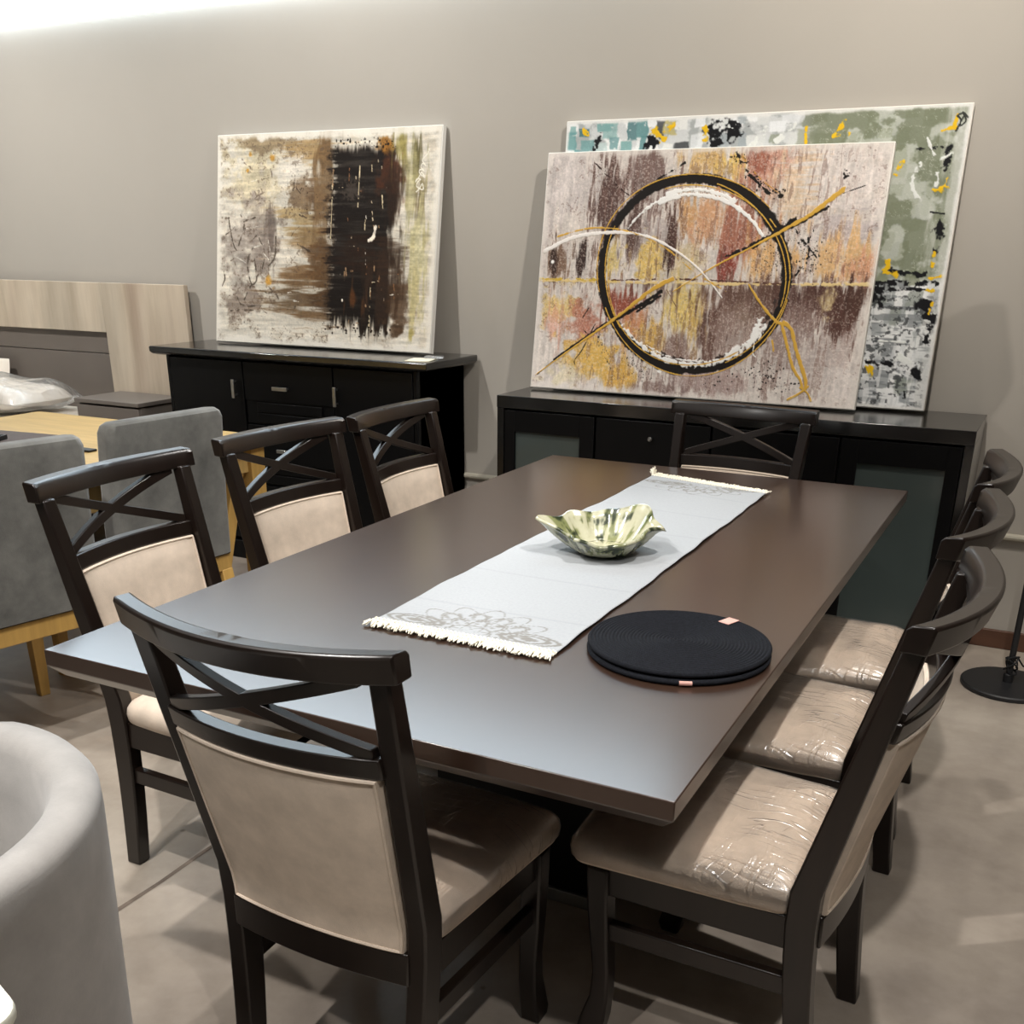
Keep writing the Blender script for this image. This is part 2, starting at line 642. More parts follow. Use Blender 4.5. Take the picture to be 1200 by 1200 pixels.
def chair(wrapped):
    t = thing('dining_chair', '', 'chair')
    for s in (-1, 1):
        rings = []
        for i in range(15):
            z = .926*i/14
            xo = houter(z)
            w = .038-.004*z
            d = .040+.012*math.sin(min(1, z/.45)*PI/2) if z < .45 else .052-.020*(z-.45)/.476
            y = yback(z)
            rings.append([(s*xo, y, z), (s*(xo-w), y, z), (s*(xo-w), y+d, z), (s*xo, y+d, z)])
        obj('back_post', loft(bmesh.new(), rings), M_WOOD, t, bevel=.004)
        # shaped front leg
        rings = []
        prof = [(0, .408, .448), (.02, .404, .455), (.06, .396, .446), (.11, .392, .430), (.17, .392, .426), (.24, .396, .433), (.32, .400, .442), (.40, .402, .446)]
        for z, ya, yb in prof:
            k = .019 if .02 < z < .2 else .021
            xc = .205
            rings.append([(s*(xc-k), ya, z), (s*(xc+k), ya, z), (s*(xc+k), yb, z), (s*(xc-k), yb, z)])
        obj('front_leg', loft(bmesh.new(), rings), M_WOOD, t, bevel=.005)
        # side apron and stretcher
        for nm, z0, z1, th in (('side_rail', .342, .408, .011), ('stretcher', .243, .282, .010)):
            a = houter((z0+z1)/2)-.019
            rings = [[(s*(xc-th), y, z0), (s*(xc+th), y, z0), (s*(xc+th), y, z1), (s*(xc-th), y, z1)] for xc, y in ((a, yback(z0)+.03), (.205, .41))]
            obj(nm, loft(bmesh.new(), rings), M_WOOD, t, bevel=.003)
    obj('front_rail', B(-.19, .19, .412, .434, .342, .408), M_WOOD, t, bevel=.003)
    # top rail: deeper and crowned
    bm = bmesh.new()
    rings = []
    for i in range(25):
        x = -.247+.494*i/24
        dp = .006*(1-(x/.247)**2)
        zb = .922-dp
        yb = lambda z: surf(x, z, .247)
        rings.append([(x, yb(zb)-.001, zb), (x, yb(.962)-.001, .961-dp), (x, yb(.967)+.003, .967-dp), (x, yb(.967)+.033, .965-dp), (x, yb(.962)+.040, .957-dp), (x, yb(zb)+.036, zb)])
    loft(bm, rings)
    obj('top_rail', bm, M_WOOD, t, bevel=.003)
    xm = houter(.775)-.03
    obj('middle_rail', bowed(bmesh.new(), -xm, xm, .757, .792, .006, .034), M_WOOD, t, bevel=.003)
    xl = houter(.38)-.03
    obj('lower_rail', bowed(bmesh.new(), -xl, xl, .348, .410, .006, .034), M_WOOD, t, bevel=.003)
    # crossed slats following the bow
    for s in (-1, 1):
        rings = []
        n = 20
        za, zb_ = .921, .796
        xa, xb = houter(.91)-.045, houter(.79)-.040
        for i in range(n+1):
            u = i/n
            x = s*(-xa+(xa+xb)*u)
            z = za+(zb_-za)*u
            h = .0115
            rings.append([(x, surf(x, z-h, .235)+.010, z-h), (x, surf(x, z+h, .235)+.010, z+h), (x, surf(x, z+h, .235)+.028, z+h), (x, surf(x, z-h, .235)+.028, z-h)])
        obj('cross_slat', loft(bmesh.new(), rings), M_WOOD, t, bevel=.002)
    # upholstered back pad
    bm = bmesh.new()
    nx, nz = 18, 14
    z0, z1 = .411, .756

    def pad(i, j, side):
        z = z0+(z1-z0)*j/nz
        hw = houter(z)-.039
        x = -hw+2*hw*i/nx
        ed = min(min(i, nx-i)/2.0, min(j, nz-j)/2.0, 1)
        puff = .007*math.sin(ed*PI/2)
        y = surf(x, z, .235)
        return (x, y+(.036+puff if side else .007-puff*.4), z)
    V = [[[bm.verts.new(pad(i, j, s)) for i in range(nx+1)] for j in range(nz+1)] for s in (0, 1)]
    for s in (0, 1):
        for j in range(nz):
            for i in range(nx):
                bm.faces.new((V[s][j][i], V[s][j][i+1], V[s][j+1][i+1], V[s][j+1][i]))
    loopi = [(i, 0) for i in range(nx)]+[(nx, j) for j in range(nz)]+[(i, nz) for i in range(nx, 0, -1)]+[(0, j) for j in range(nz, 0, -1)]
    for k in range(len(loopi)):
        (i, j), (i2, j2) = loopi[k], loopi[(k+1) % len(loopi)]
        bm.faces.new((V[0][j][i], V[0][j2][i2], V[1][j2][i2], V[1][j][i]))
    bp = obj('backrest', bm, M_CREAM, t)
    bm = bmesh.new()
    for s in (0, 1):
        tube(bm, [Vector(pad(i, j, s))+Vector((-.003 if i == nx else (.003 if i == 0 else 0), .001 if s else -.001, -.003 if j == nz else (.003 if j == 0 else 0))) for i, j in loopi], .0032, 6, closed=True)
    obj('piping', bm, M_CREAM, bp)
    st = obj('seat', seat_mesh(), M_CREAM, t)
    if wrapped:
        L = [(.404, -.004), (.415, .006), (.430, .008), (.444, .005), (.456, -.007), (.467, -.030), (.475, -.062), (.481, -.10), (.484, -.14)]
        obj('plastic_wrap', seat_mesh(.001, .001, levels=L), M_PLASTIC, t)
    return t


W = chair(True)
U_ = chair(False)
W.location = (-.934, 1.1062, 0)
W.rotation_euler = (0, 0, -.0167)
W['label'] = 'dark cross-back dining chair at the near table end, its back panel turned to us'
G = 'cross-back dining chairs around the dark table'
W['group'] = G
RZ = PI/2
dup(W, (-.156, 1.7117, 0), RZ-.0628, 'cross-back chair with plastic-wrapped cream seat, nearest of three on the right long side', G)
dup(W, (-.170, 2.2441, 0), RZ-.0584, 'cross-back chair with plastic-wrapped seat, middle of three on the right long side', G)
dup(W, (-.1777, 2.7716, 0), RZ+.0194, 'cross-back chair with wrapped seat, farthest of three on the right, nearest the black lamp base', G)
U_.location = (-1.8859, 1.7578, 0)
U_.rotation_euler = (0, 0, -RZ+.0296)
U_['label'] = 'cross-back dining chair with cream back pad, nearest of three on the left long side'
U_['group'] = G
dup(U_, (-1.8767, 2.358, 0), -RZ-.0946, 'cross-back dining chair with cream pad, middle of three on the left long side', G)
dup(U_, (-1.8232, 2.866, 0), -RZ+.021, 'cross-back dining chair with cream pad, farthest of three on the left long side', G)
dup(U_, (-.9221, 3.418, 0), PI-.064, 'cross-back dining chair at the far table end in front of the low sideboard', G)

# ------------------------------------------------------------------ dining table
tb = thing('dining_table', 'large dark brown rectangular dining table with thick slanted underside edge', 'table', (-.9601, 2.2833, 0))
bm = bmesh.new()
hx, hy = .6022, 1.0947
rings = []
for z, i in ((.76, 0), (.729, 0), (.705, .022), (.705, .05)):
    rings.append([(-hx+i, -hy+i, z), (hx-i, -hy+i, z), (hx-i, hy-i, z), (-hx+i, hy-i, z)])
loft(bm, rings)
obj('tabletop', bm, M_TABLE, tb, bevel=.002)
obj('pedestal', B(-.22, .22, -.36, .36, .03, .706), M_BLACK, tb, bevel=.004)
obj('plinth', B(-.23, .23, -.37, .37, 0, .034), M_PLINTH, tb, bevel=.002)

# ------------------------------------------------------------------ numpy painter helpers
rng = np.random.default_rng(5)


def vn(h, w, fy, fx, seed):
    r = np.random.default_rng(seed)
    g = r.random((int(fy)+3, int(fx)+3))
    y = np.linspace(0, fy, h)
    x = np.linspace(0, fx, w)
    yi, xi = y.astype(int), x.astype(int)
    ty, tx = y-yi, x-xi
    ty, tx = ty*ty*(3-2*ty), tx*tx*(3-2*tx)
    a = g[np.ix_(yi, xi)]
    b = g[np.ix_(yi, xi+1)]
    c = g[np.ix_(yi+1, xi)]
    d = g[np.ix_(yi+1, xi+1)]
    ty = ty[:, None]
    return (a*(1-tx)+b*tx)*(1-ty)+(c*(1-tx)+d*tx)*ty


def fbm(h, w, fy, fx, seed, o=4, g=.55):
    s = np.zeros((h, w))
    a = 1
    tot = 0
    for i in range(o):
        s += a*vn(h, w, min(fy*2**i, h), min(fx*2**i, w), seed*31+i)
        tot += a
        a *= g
    s = s/tot
    return np.clip((s-.5)*1.7+.5, 0, 1)


def sstep(a, b, x):
    t = np.clip((x-a)/(b-a), 0, 1)
    return t*t*(3-2*t)


class Canvas:
    def __init__(s, w, h, aspect, quad):
        s.w, s.h, s.aspect = w, h, aspect
        s.u, s.v = np.meshgrid(np.linspace(0, 1, w), np.linspace(0, 1, h))
        s.X, s.Y = s.u*aspect, s.v
        s.c = np.zeros((h, w, 3))
        # homography photo pixel -> uv
        A = []
        b = []
        for (x, y), (u, v) in zip(quad, ((0, 0), (1, 0), (1, 1), (0, 1))):
            A.append([x, y, 1, 0, 0, 0, -u*x, -u*y]); b.append(u)
            A.append([0, 0, 0, x, y, 1, -v*x, -v*y]); b.append(v)
        q = np.linalg.solve(np.array(A, float), np.array(b, float))
        s.Hm = np.append(q, 1).reshape(3, 3)
        s.hgt = np.zeros((h, w))
        s.N1 = fbm(h, w, 60, 60*aspect, 901, 3)
        s.N2 = fbm(h, w, 45, 45*aspect, 977, 3)

    def p(s, x, y):
        q = s.Hm@np.array([x, y, 1.0])
        return q[0]/q[2]*s.aspect, q[1]/q[2]

    def mix(s, mask, rgb):
        s.c = s.c*(1-mask[..., None])+np.array(rgb, float)*mask[..., None]

    def blob(s, px, py, rx, ry, rgb, noise=None, amt=1., lo=.28, hi=.72):
        """soft brushed patch, centre given in photo pixels, radii in canvas units"""
        x, y = s.p(px, py)
        d = ((s.X-x)/rx)**2+((s.Y-y)/ry)**2
        m = np.exp(-d*1.2)
        if noise is not None:
            m = sstep(lo, hi, m*.75+(noise-.5)*.7+.08)*(m > .03)
        s.mix(np.clip(m*amt, 0, 1), rgb)

    def stroke(s, pts, wdt, rgb, px=True, w2=None, rough=.35, seed=1, amt=1., h=.0008, dry=0.):
        if px:
            pts = [s.p(*q) for q in pts]
        # smooth the polyline
        if len(pts) > 2:
            pp = []
            for i in range(len(pts)-1):
                p0, p1, p2, p3 = pts[max(i-1, 0)], pts[i], pts[i+1], pts[min(i+2, len(pts)-1)]
                for k in range(6):
                    t = k/6
                    pp.append(tuple(.5*(2*p1[j]+(p2[j]-p0[j])*t+(2*p0[j]-5*p1[j]+4*p2[j]-p3[j])*t*t+(3*p1[j]-p0[j]-3*p2[j]+p3[j])*t**3) for j in (0, 1)))
            pts = pp+[pts[-1]]
        mw = max(wdt, w2 or 0)*2.5+.01
        xs_ = [q[0] for q in pts]
        ys_ = [q[1] for q in pts]
        x0 = max(0, int((min(xs_)-mw)/s.aspect*s.w))
        x1 = min(s.w, int((max(xs_)+mw)/s.aspect*s.w)+2)
        y0 = max(0, int((min(ys_)-mw)*s.h))
        y1 = min(s.h, int((max(ys_)+mw)*s.h)+2)
        if x1 <= x0 or y1 <= y0:
            return
        sl = (slice(y0, y1), slice(x0, x1))
        X, Y = s.X[sl], s.Y[sl]
        D = np.full(X.shape, 9.)
        T = np.zeros(X.shape)
        L = [0]
        for a, b in zip(pts, pts[1:]):
            L.append(L[-1]+math.hypot(b[0]-a[0], b[1]-a[1]))
        for k, (a, b) in enumerate(zip(pts, pts[1:])):
            dx, dy = b[0]-a[0], b[1]-a[1]
            ll = dx*dx+dy*dy+1e-12
            t = np.clip(((X-a[0])*dx+(Y-a[1])*dy)/ll, 0, 1)
            d = np.hypot(X-a[0]-t*dx, Y-a[1]-t*dy)
            m = d < D
            D = np.where(m, d, D)
            T = np.where(m, (L[k]+t*math.sqrt(ll))/max(L[-1], 1e-9), T)
        w = wdt if w2 is None else wdt+(w2-wdt)*T
        nz = np.roll(s.N1, (seed*37 % s.h, seed*71 % s.w), (0, 1))[sl]
        ed = w*(1+(nz-.5)*2*rough)
        m = 1-sstep(.75, 1.1, D/np.maximum(ed, 1e-6))
        if dry:
            m = m*sstep(dry-.12, dry+.12, np.roll(s.N2, (seed*53 % s.h, seed*29 % s.w), (0, 1))[sl])
        m = m*amt
        s.c[sl] = s.c[sl]*(1-m[..., None])+np.array(rgb, float)*m[..., None]
        s.hgt[sl] = np.maximum(s.hgt[sl], m*h)

    def splat(s, pts, n, spread, rmin, rmax, rgb, seed=3, px=True):
        r = random.Random(seed)
        if px:
            pts = [s.p(*q) for q in pts]
        for _ in range(n):
            k = r.randrange(len(pts)-1) if len(pts) > 1 else 0
            a, b = pts[k], pts[min(k+1, len(pts)-1)]
            t = r.random()
            x = a[0]+(b[0]-a[0])*t+r.gauss(0, spread)
            y = a[1]+(b[1]-a[1])*t+r.gauss(0, spread)
            rad = rmin+(rmax-rmin)*r.random()**2.5
            x0, x1 = int((x-rad*2)/s.aspect*s.w), int((x+rad*2)/s.aspect*s.w)+2
            y0, y1 = int((y-rad*2)*s.h), int((y+rad*2)*s.h)+2
            x0, y0 = max(x0, 0), max(y0, 0)
            if x1 <= x0 or y1 <= y0:
                continue
            sl = (slice(y0, y1), slice(x0, x1))
            e = .6+r.random()*.8
            m = 1-sstep(.6, 1.2, np.hypot((s.X[sl]-x)/e, (s.Y[sl]-y)*e)/rad)
            s.c[sl] = s.c[sl]*(1-m[..., None])+np.array(rgb, float)*m[..., None]


def painting(label, x0, x1, yb, zb, yt, zt, th, canvas):
    """canvas leaning back: front face bottom edge at (yb,zb), top edge at (yt,zt)"""
    t = thing('painting', label, 'painting', ((x0+x1)/2, yb, zb))
    dy, dz = yt-yb, zt-zb
    L = math.hypot(dy, dz)
    ey, ez = dy/L, dz/L          # up along the canvas
    ny, nz = ez, -ey             # back normal (away from room) = (+y, -z)
    hw = (x1-x0)/2

    def W_(x, l, d):
        return (x, ey*l+ny*d, ez*l+nz*d)
    bm = bmesh.new()
    vs = [bm.verts.new(W_(x, l, d)) for d in (0, th) for l in (0, L) for x in (-hw, hw)]
    for f in ((0, 1, 3, 2), (4, 6, 7, 5), (0, 4, 5, 1), (2, 3, 7, 6), (0, 2, 6, 4), (1, 5, 7, 3)):
        bm.faces.new([vs[i] for i in f])
    obj('canvas_edge', bm, M_WHITEEDGE, t, bevel=.003)
    lum = canvas.c.mean(-1)/255
    hgt = canvas.hgt+.0006*lum
    l = L-(.004+(L-.008)*canvas.v)
    x = -hw+.004+(2*hw-.008)*canvas.u
    d = -.0015-hgt
    P = np.stack([x, ey*l+ny*d, ez*l+nz*d], -1)
    me = grid_mesh('painted_canvas', P)
    c = np.clip(canvas.c, 0, 255)/255
    c = np.where(c <= .04045, c/12.92, ((c+.055)/1.055)**2.4)
    set_paint(me, c.reshape(-1, 3))
    obj('painted_canvas', me, M_PAINT, t, angle=180)
    return t


def quad_of(x0, x1, yb, zb, yt, zt):
    return [project((x0, yt, zt)), project((x1, yt, zt)), project((x1, yb, zb)), project((x0, yb, zb))]


# ---- painting 1: brown block on white
g1 = (-3.73, -2.502, 4.10, 1.001, 4.245, 1.915)
cv = Canvas(470, 350, 1.228/.922, quad_of(*g1))
h, w = cv.h, cv.w
cv.c[:] = (216, 209, 195)


def q1(x, y):
    return 230+x/3.75, 130+y/3.75


ver = fbm(h, w, 6, 60, 2, 4)
hor = fbm(h, w, 70, 9, 3, 4)
iso = fbm(h, w, 22, 28, 4, 5)
fine = fbm(h, w, 90, 110, 5, 3)
cv.mix(sstep(.5, .8, iso)*.5, (196, 184, 165))
cv.mix(sstep(.62, .8, fine)*.35, (170, 158, 142))
for (x, y, rx, ry, c, n) in [
        (250, 300, .22, .3, (205, 192, 160), iso), (230, 560, .25, .25, (168, 156, 145), iso), (200, 850, .14, .10, (140, 126, 114), iso),
        (180, 620, .10, .22, (168, 158, 148), iso), (300, 600, .14, .16, (146, 134, 124), iso), (300, 140, .2, .05, (150, 130, 100), iso),
        (500, 170, .18, .07, (150, 122, 80), hor), (480, 370, .12, .12, (120, 98, 74), iso), (470, 480, .17, .1, (160, 138, 98), hor),
        (500, 560, .17, .08, (130, 104, 68), hor), (480, 740, .22, .1, (110, 82, 52), hor), (440, 830, .22, .1, (92, 72, 50), hor), (540, 400, .09, .12, (84, 64, 46), hor), (540, 620, .10, .10, (96, 72, 48), iso), (560, 840, .10, .10, (60, 44, 30), hor), (330, 520, .06, .14, (112, 100, 92), ver), (560, 200, .07, .08, (90, 66, 40), ver), (520, 900, .2, .05, (110, 86, 60), hor),
        (560, 300, .08, .3, (120, 95, 66), ver), (560, 700, .1, .2, (90, 66, 42), hor), (400, 640, .1, .05, (222, 214, 200), hor), (420, 250, .12, .06, (220, 212, 200), iso)]:
    cv.blob(*q1(x, y), rx, ry, c, n, .85)
# dark block
blk = sstep(.0, .05, cv.u-.515+.05*(hor-.5)+.03*(fine-.5))*sstep(0, .06, .855-cv.u+.07*(ver-.5)+.04*(iso-.5))*sstep(0, .04, cv.v-.06-.05*(ver-.5))*sstep(0, .06, .93-cv.v+.12*(ver-.5))
cv.mix(np.clip(blk*(.9+.3*(hor-.3)), 0, 1), (22, 16, 12))
for (x, y, rx, ry, c, n, a) in [(850, 280, .1, .1, (78, 42, 24), iso, .8), (880, 340, .08, .2, (46, 30, 20), ver, .7), (700, 620, .14, .1, (44, 27, 17), hor, .6),
                                (860, 640, .12, .1, (50, 35, 24), hor, .7), (760, 700, .1, .12, (46, 30, 19), ver, .5), (840, 800, .14, .18, (52, 37, 27), ver, .7), (900, 850, .08, .16, (70, 50, 34), iso, .8), (690, 830, .05, .06, (100, 60, 30), ver, .7),
                                (830, 150, .08, .04, (150, 100, 38), iso, .9), (690, 350, .06, .05, (90, 80, 72), fine, .5)]:
    cv.blob(*q1(x, y), rx, ry, c, n, a)
# olive band at right
for (x, y, rx, ry, c, n, a) in [(905, 160, .04, .12, (140, 128, 70), ver, .9), (975, 200, .035, .14, (86, 78, 44), ver, .9), (950, 350, .05, .25, (168, 160, 116), ver, .7), (985, 420, .04, .14, (96, 82, 50), ver, .9),
                                (975, 620, .06, .3, (196, 188, 148), ver, .9), (960, 850, .05, .2, (188, 176, 130), ver, .9), (945, 1000, .02, .05, (166, 152, 92), iso, .9), (1010, 560, .03, .06, (170, 160, 116), ver, .7), (870, 970, .06, .05, (80, 60, 42), iso, .8)]:
    cv.blob(*q1(x, y), rx, ry, c, n, a)
for i in range(46):     # pale scraped flecks in the dark block
    r = random.Random(i)
    x, y = r.uniform(600, 920), r.uniform(170, 950)
    L_ = r.choice([8, 14, 40, 70])
    vert = r.random() < .65
    cv.stroke([q1(x, y), q1(x+(r.uniform(-3, 3) if vert else L_*.5), y+(L_ if vert else r.uniform(-3, 3)))], .0016+.0022*r.random(), r.choice([(196, 178, 150), (150, 120, 90), (120, 84, 56), (225, 215, 200)]), seed=i, rough=.9, dry=.45)
for a, b in (((722, 240), (712, 420)), ((820, 370), (822, 430)), ((768, 780), (760, 960)), ((600, 320), (592, 560)), ((745, 480), (742, 525)), ((775, 235), (775, 262))):
    cv.stroke([q1(*a), q1(*b)], .0028, (214, 196, 160), seed=9, rough=.8, dry=.42)
cv.stroke([q1(790, 510), q1(780, 555), q1(760, 570)], .008, (222, 212, 196), seed=3, rough=.6)
for i in range(60):     # sketchy dark marks on the left
    r = random.Random(100+i)
    x, y = r.uniform(120, 460), r.uniform(130, 960)
    if y < 430 and r.random() < .55:
        continue
    a = r.uniform(0, PI)
    L_ = r.uniform(15, 70)
    cv.stroke([q1(x, y), q1(x+L_*.5*math.cos(a)+r.uniform(-9, 9), y+L_*.5*math.sin(a)), q1(x+L_*math.cos(a), y+L_*math.sin(a))], .0012+.003*r.random(), r.choice([(70, 58, 48), (96, 82, 70), (120, 104, 90), (230, 224, 212)]), seed=i, rough=.9, dry=.4, amt=.85)
for pts in ([(140, 470), (160, 580), (175, 610)], [(190, 450), (210, 500), (185, 590)], [(250, 600), (225, 660), (240, 760), (265, 740), (255, 650)], [(275, 560), (300, 620), (290, 700)], [(350, 520), (345, 640), (310, 690)],
            [(170, 800), (200, 855), (260, 860)], [(150, 880), (250, 878)], [(240, 770), (210, 830)], [(360, 740), (330, 800), (280, 790)]):
    cv.stroke([q1(*p) for p in pts], .004, (74, 64, 54), seed=11, rough=.9, dry=.35, amt=.8)
for (x, y, rr) in ((235, 190, .018), (335, 205, .022), (225, 260, .01), (320, 745, .03)):
    cv.blob(*q1(x, y), rr, rr*1.1, (196, 148, 70), iso, 1.)
cv.splat([q1(420, 300), q1(520, 430)], 90, .05, .001, .004, (60, 44, 34), 5)
cv.splat([q1(620, 130), q1(880, 140)], 60, .012, .002, .008, (24, 18, 14), 6)
cv.splat([q1(560, 950), q1(860, 985)], 70, .014, .002, .008, (40, 28, 20), 8)
cv.splat([q1(140, 900), q1(560, 980)], 60, .02, .001, .004, (70, 58, 46), 9)
edge = np.minimum(np.minimum(cv.u, 1-cv.u)*cv.aspect, np.minimum(cv.v, 1-cv.v))
cv.c *= (.80+.26*hor+.16*fine)[..., None]
cv.mix(sstep(.6, .75, fine)*sstep(.4, .7, iso)*(cv.u < .55)*.5, (88, 74, 62))
cv.mix((1-sstep(.012, .04, edge+.025*(iso-.5)))*.85, (234, 228, 216))
# pale looping signature, upright on the olive band
sig = [(970, 355), (985, 340), (998, 318), (1000, 345), (972, 330), (978, 310), (990, 300), (976, 296), (968, 310), (985, 285), (995, 268), (1008, 290), (985, 270), (990, 255), (1006, 262), (992, 245), (1000, 228), (1012, 238), (998, 215), (1008, 200), (1022, 185), (1028, 165)]
cv.stroke([q1(*p) for p in sig], .0026, (236, 230, 214), seed=4, rough=.3, h=.001)
painting('square-ish abstract canvas with big dark brown block, leaning on the tall black sideboard', *g1, .03, cv)

# ---- painting 2: large mosaic of olive, teal and grey, behind
g2 = (-1.934, -.428, 4.160, .895, 4.246, 1.905)
cv = Canvas(560, 380, 1.506/1.02, quad_of(*g2))
h, w = cv.h, cv.w
iso = fbm(h, w, 24, 34, 14, 5)
fine = fbm(h, w, 80, 100, 15, 3)
swirl = fbm(h, w, 12, 16, 16, 5)
hor = fbm(h, w, 80, 16, 18, 3)
ver = fbm(h, w, 10, 70, 19, 4)
cv.c[:] = (206, 208, 208)
cv.mix(sstep(.45, .7, iso), (168, 172, 172))
cv.mix(sstep(.58, .75, swirl)*.9, (238, 239, 238))
# squares: per-cell palette driven by position in the photo
cells = random.Random(12)
nx, ny = 26, 17
for j in range(ny):
    for i in range(nx):
        u, v = (i+cells.uniform(.2, .8))/nx, (j+cells.uniform(.2, .8))/ny
        lower = v > .57
        if lower:
            col = cells.choice([(224, 226, 226), (196, 198, 200), (150, 154, 156), (236, 236, 235), (112, 116, 118), (214, 216, 216), (140, 146, 138)])
        elif u < .22:
            col = cells.choice([(104, 152, 152), (88, 136, 138), (124, 166, 164), (190, 206, 204), (70, 112, 116)])
        elif u < .36:
            col = cells.choice([(200, 204, 196), (104, 152, 152), (230, 230, 226), (188, 176, 120), (56, 58, 60)])
        elif u < .62:
            col = cells.choice([(196, 202, 206), (232, 234, 236), (160, 168, 172), (214, 216, 214), (150, 156, 140)])
        else:
            col = cells.choice([(124, 130, 108), (112, 118, 98), (138, 144, 122), (152, 156, 138), (122, 126, 104), (198, 202, 194)])
        sx, sy_ = cells.uniform(.5, 1.2)/nx, cells.uniform(.5, 1.2)/ny
        jig = .012
        m = (1-sstep(.42, .55, np.abs(cv.u-u+jig*(iso-.5))/sx))*(1-sstep(.42, .55, np.abs(cv.v-v+jig*(swirl-.5))/sy_))
        cv.mix(m*cells.uniform(.65, 1)*sstep(.12, .35, fine+.2), col)
ol = sstep(.6, .68, cv.u+.05*(iso-.5))*(1-sstep(.54, .57, cv.v+.02*(iso-.5)))
cv.mix(ol*sstep(.25, .45, swirl)*.9, (122, 128, 106))
cv.mix(ol*(1-sstep(.28, .42, swirl))*.75, (176, 180, 166))
cv.mix(ol*sstep(.02, 0, np.abs(iso-.5))*.5, (206, 208, 198))
lo = sstep(.58, .61, cv.v)
cv.mix(lo*sstep(.52, .66, hor)*.7, (120, 124, 126))
cv.mix(lo*sstep(.58, .68, ver)*.6, (240, 240, 239))
cv.mix(lo*sstep(.68, .78, fine)*.7, (52, 54, 56))
# whites on the right margin
cv.mix(sstep(.94, .99, cv.u+.06*(ver-.5))*.6, (226, 226, 222))
K, Yc = (22, 22, 24), (228, 184, 32)
for pts, wd in (([(1000, 331), (1100, 333)], .010), ([(1005, 337), (1085, 340)], .006), ([(1025, 345), (1030, 350)], .03), ([(838, 150), (862, 152)], .030), ([(834, 168), (850, 160), (866, 145)], .012), ([(697, 172), (702, 160)], .012), ([(757, 170), (764, 166)], .02),
                ([(1112, 176), (1110, 196)], .014), ([(1102, 265), (1098, 290)], .016), ([(1085, 358), (1092, 374)], .022), ([(1089, 390), (1086, 402)], .012), ([(1073, 437), (1076, 441)], .014), ([(1060, 460), (1063, 476)], .004), ([(1040, 318), (1086, 322)], .010), ([(1076, 174), (1106, 172)], .004), ([(1092, 248), (1108, 250)], .003), ([(1015, 425), (1045, 428)], .008)):
    cv.stroke(pts, wd, K, seed=21, rough=.8, dry=.3)
for pts, wd in (([(683, 150), (688, 157)], .016), ([(765, 152), (776, 160)], .022), ([(785, 150), (790, 146)], .014), ([(828, 148), (826, 164)], .016), ([(945, 148), (945, 172)], .007), ([(978, 158), (996, 156)], .014), ([(984, 150), (990, 140)], .014), ([(1106, 151), (1122, 148)], .008), ([(1120, 148), (1124, 132)], .008),
                ([(1052, 203), (1058, 190)], .013), ([(1094, 222), (1112, 219)], .009), ([(1112, 208), (1106, 224)], .009), ([(1036, 318), (1050, 322)], .014), ([(1042, 306), (1040, 318)], .014), ([(1096, 296), (1094, 312)], .008), ([(1090, 326), (1106, 324)], .008), ([(1088, 340), (1096, 342)], .012), ([(1094, 356), (1090, 368)], .007), ([(1018, 428), (1022, 438)], .016)):
    cv.stroke(pts, wd*.68, Yc, seed=22, rough=.8, dry=.25)
for pts, wd in (([(1100, 200), (1098, 216)], .012), ([(1080, 190), (1070, 215), (1078, 235)], .010), ([(1088, 160), (1100, 185), (1118, 178)], .006), ([(1055, 420), (1066, 425)], .02), ([(1030, 400), (1062, 402)], .004), ([(898, 150), (880, 170)], .014), ([(930, 145), (910, 165)], .014)):
    cv.stroke(pts, wd*.7, (226, 228, 224), seed=23, rough=.6, dry=.3)
cv.stroke([(1122, 152), (1128, 140), (1124, 134), (1132, 132), (1126, 146), (1134, 140), (1130, 130), (1136, 136)], .003, (52, 54, 50), seed=24)
edge = np.minimum(np.minimum(cv.u, 1-cv.u)*cv.aspect, np.minimum(cv.v, 1-cv.v))
cv.mix((1-sstep(.004, .014, edge+.008*(iso-.5)))*.9, (230, 229, 225))
painting('largest canvas, olive, teal and grey blocks with yellow dabs, half hidden behind the ring painting', *g2, .028, cv)

# ---- painting 3: black ring with gold strokes, in front
g3 = (-1.992, -.660, 4.065, .894, 4.202, 1.792)
cv = Canvas(640, 440, 1.332/.914, quad_of(*g3))
h, w = cv.h, cv.w


def q3(x, y):
    return 600+x/2.069, 110+y/2.069


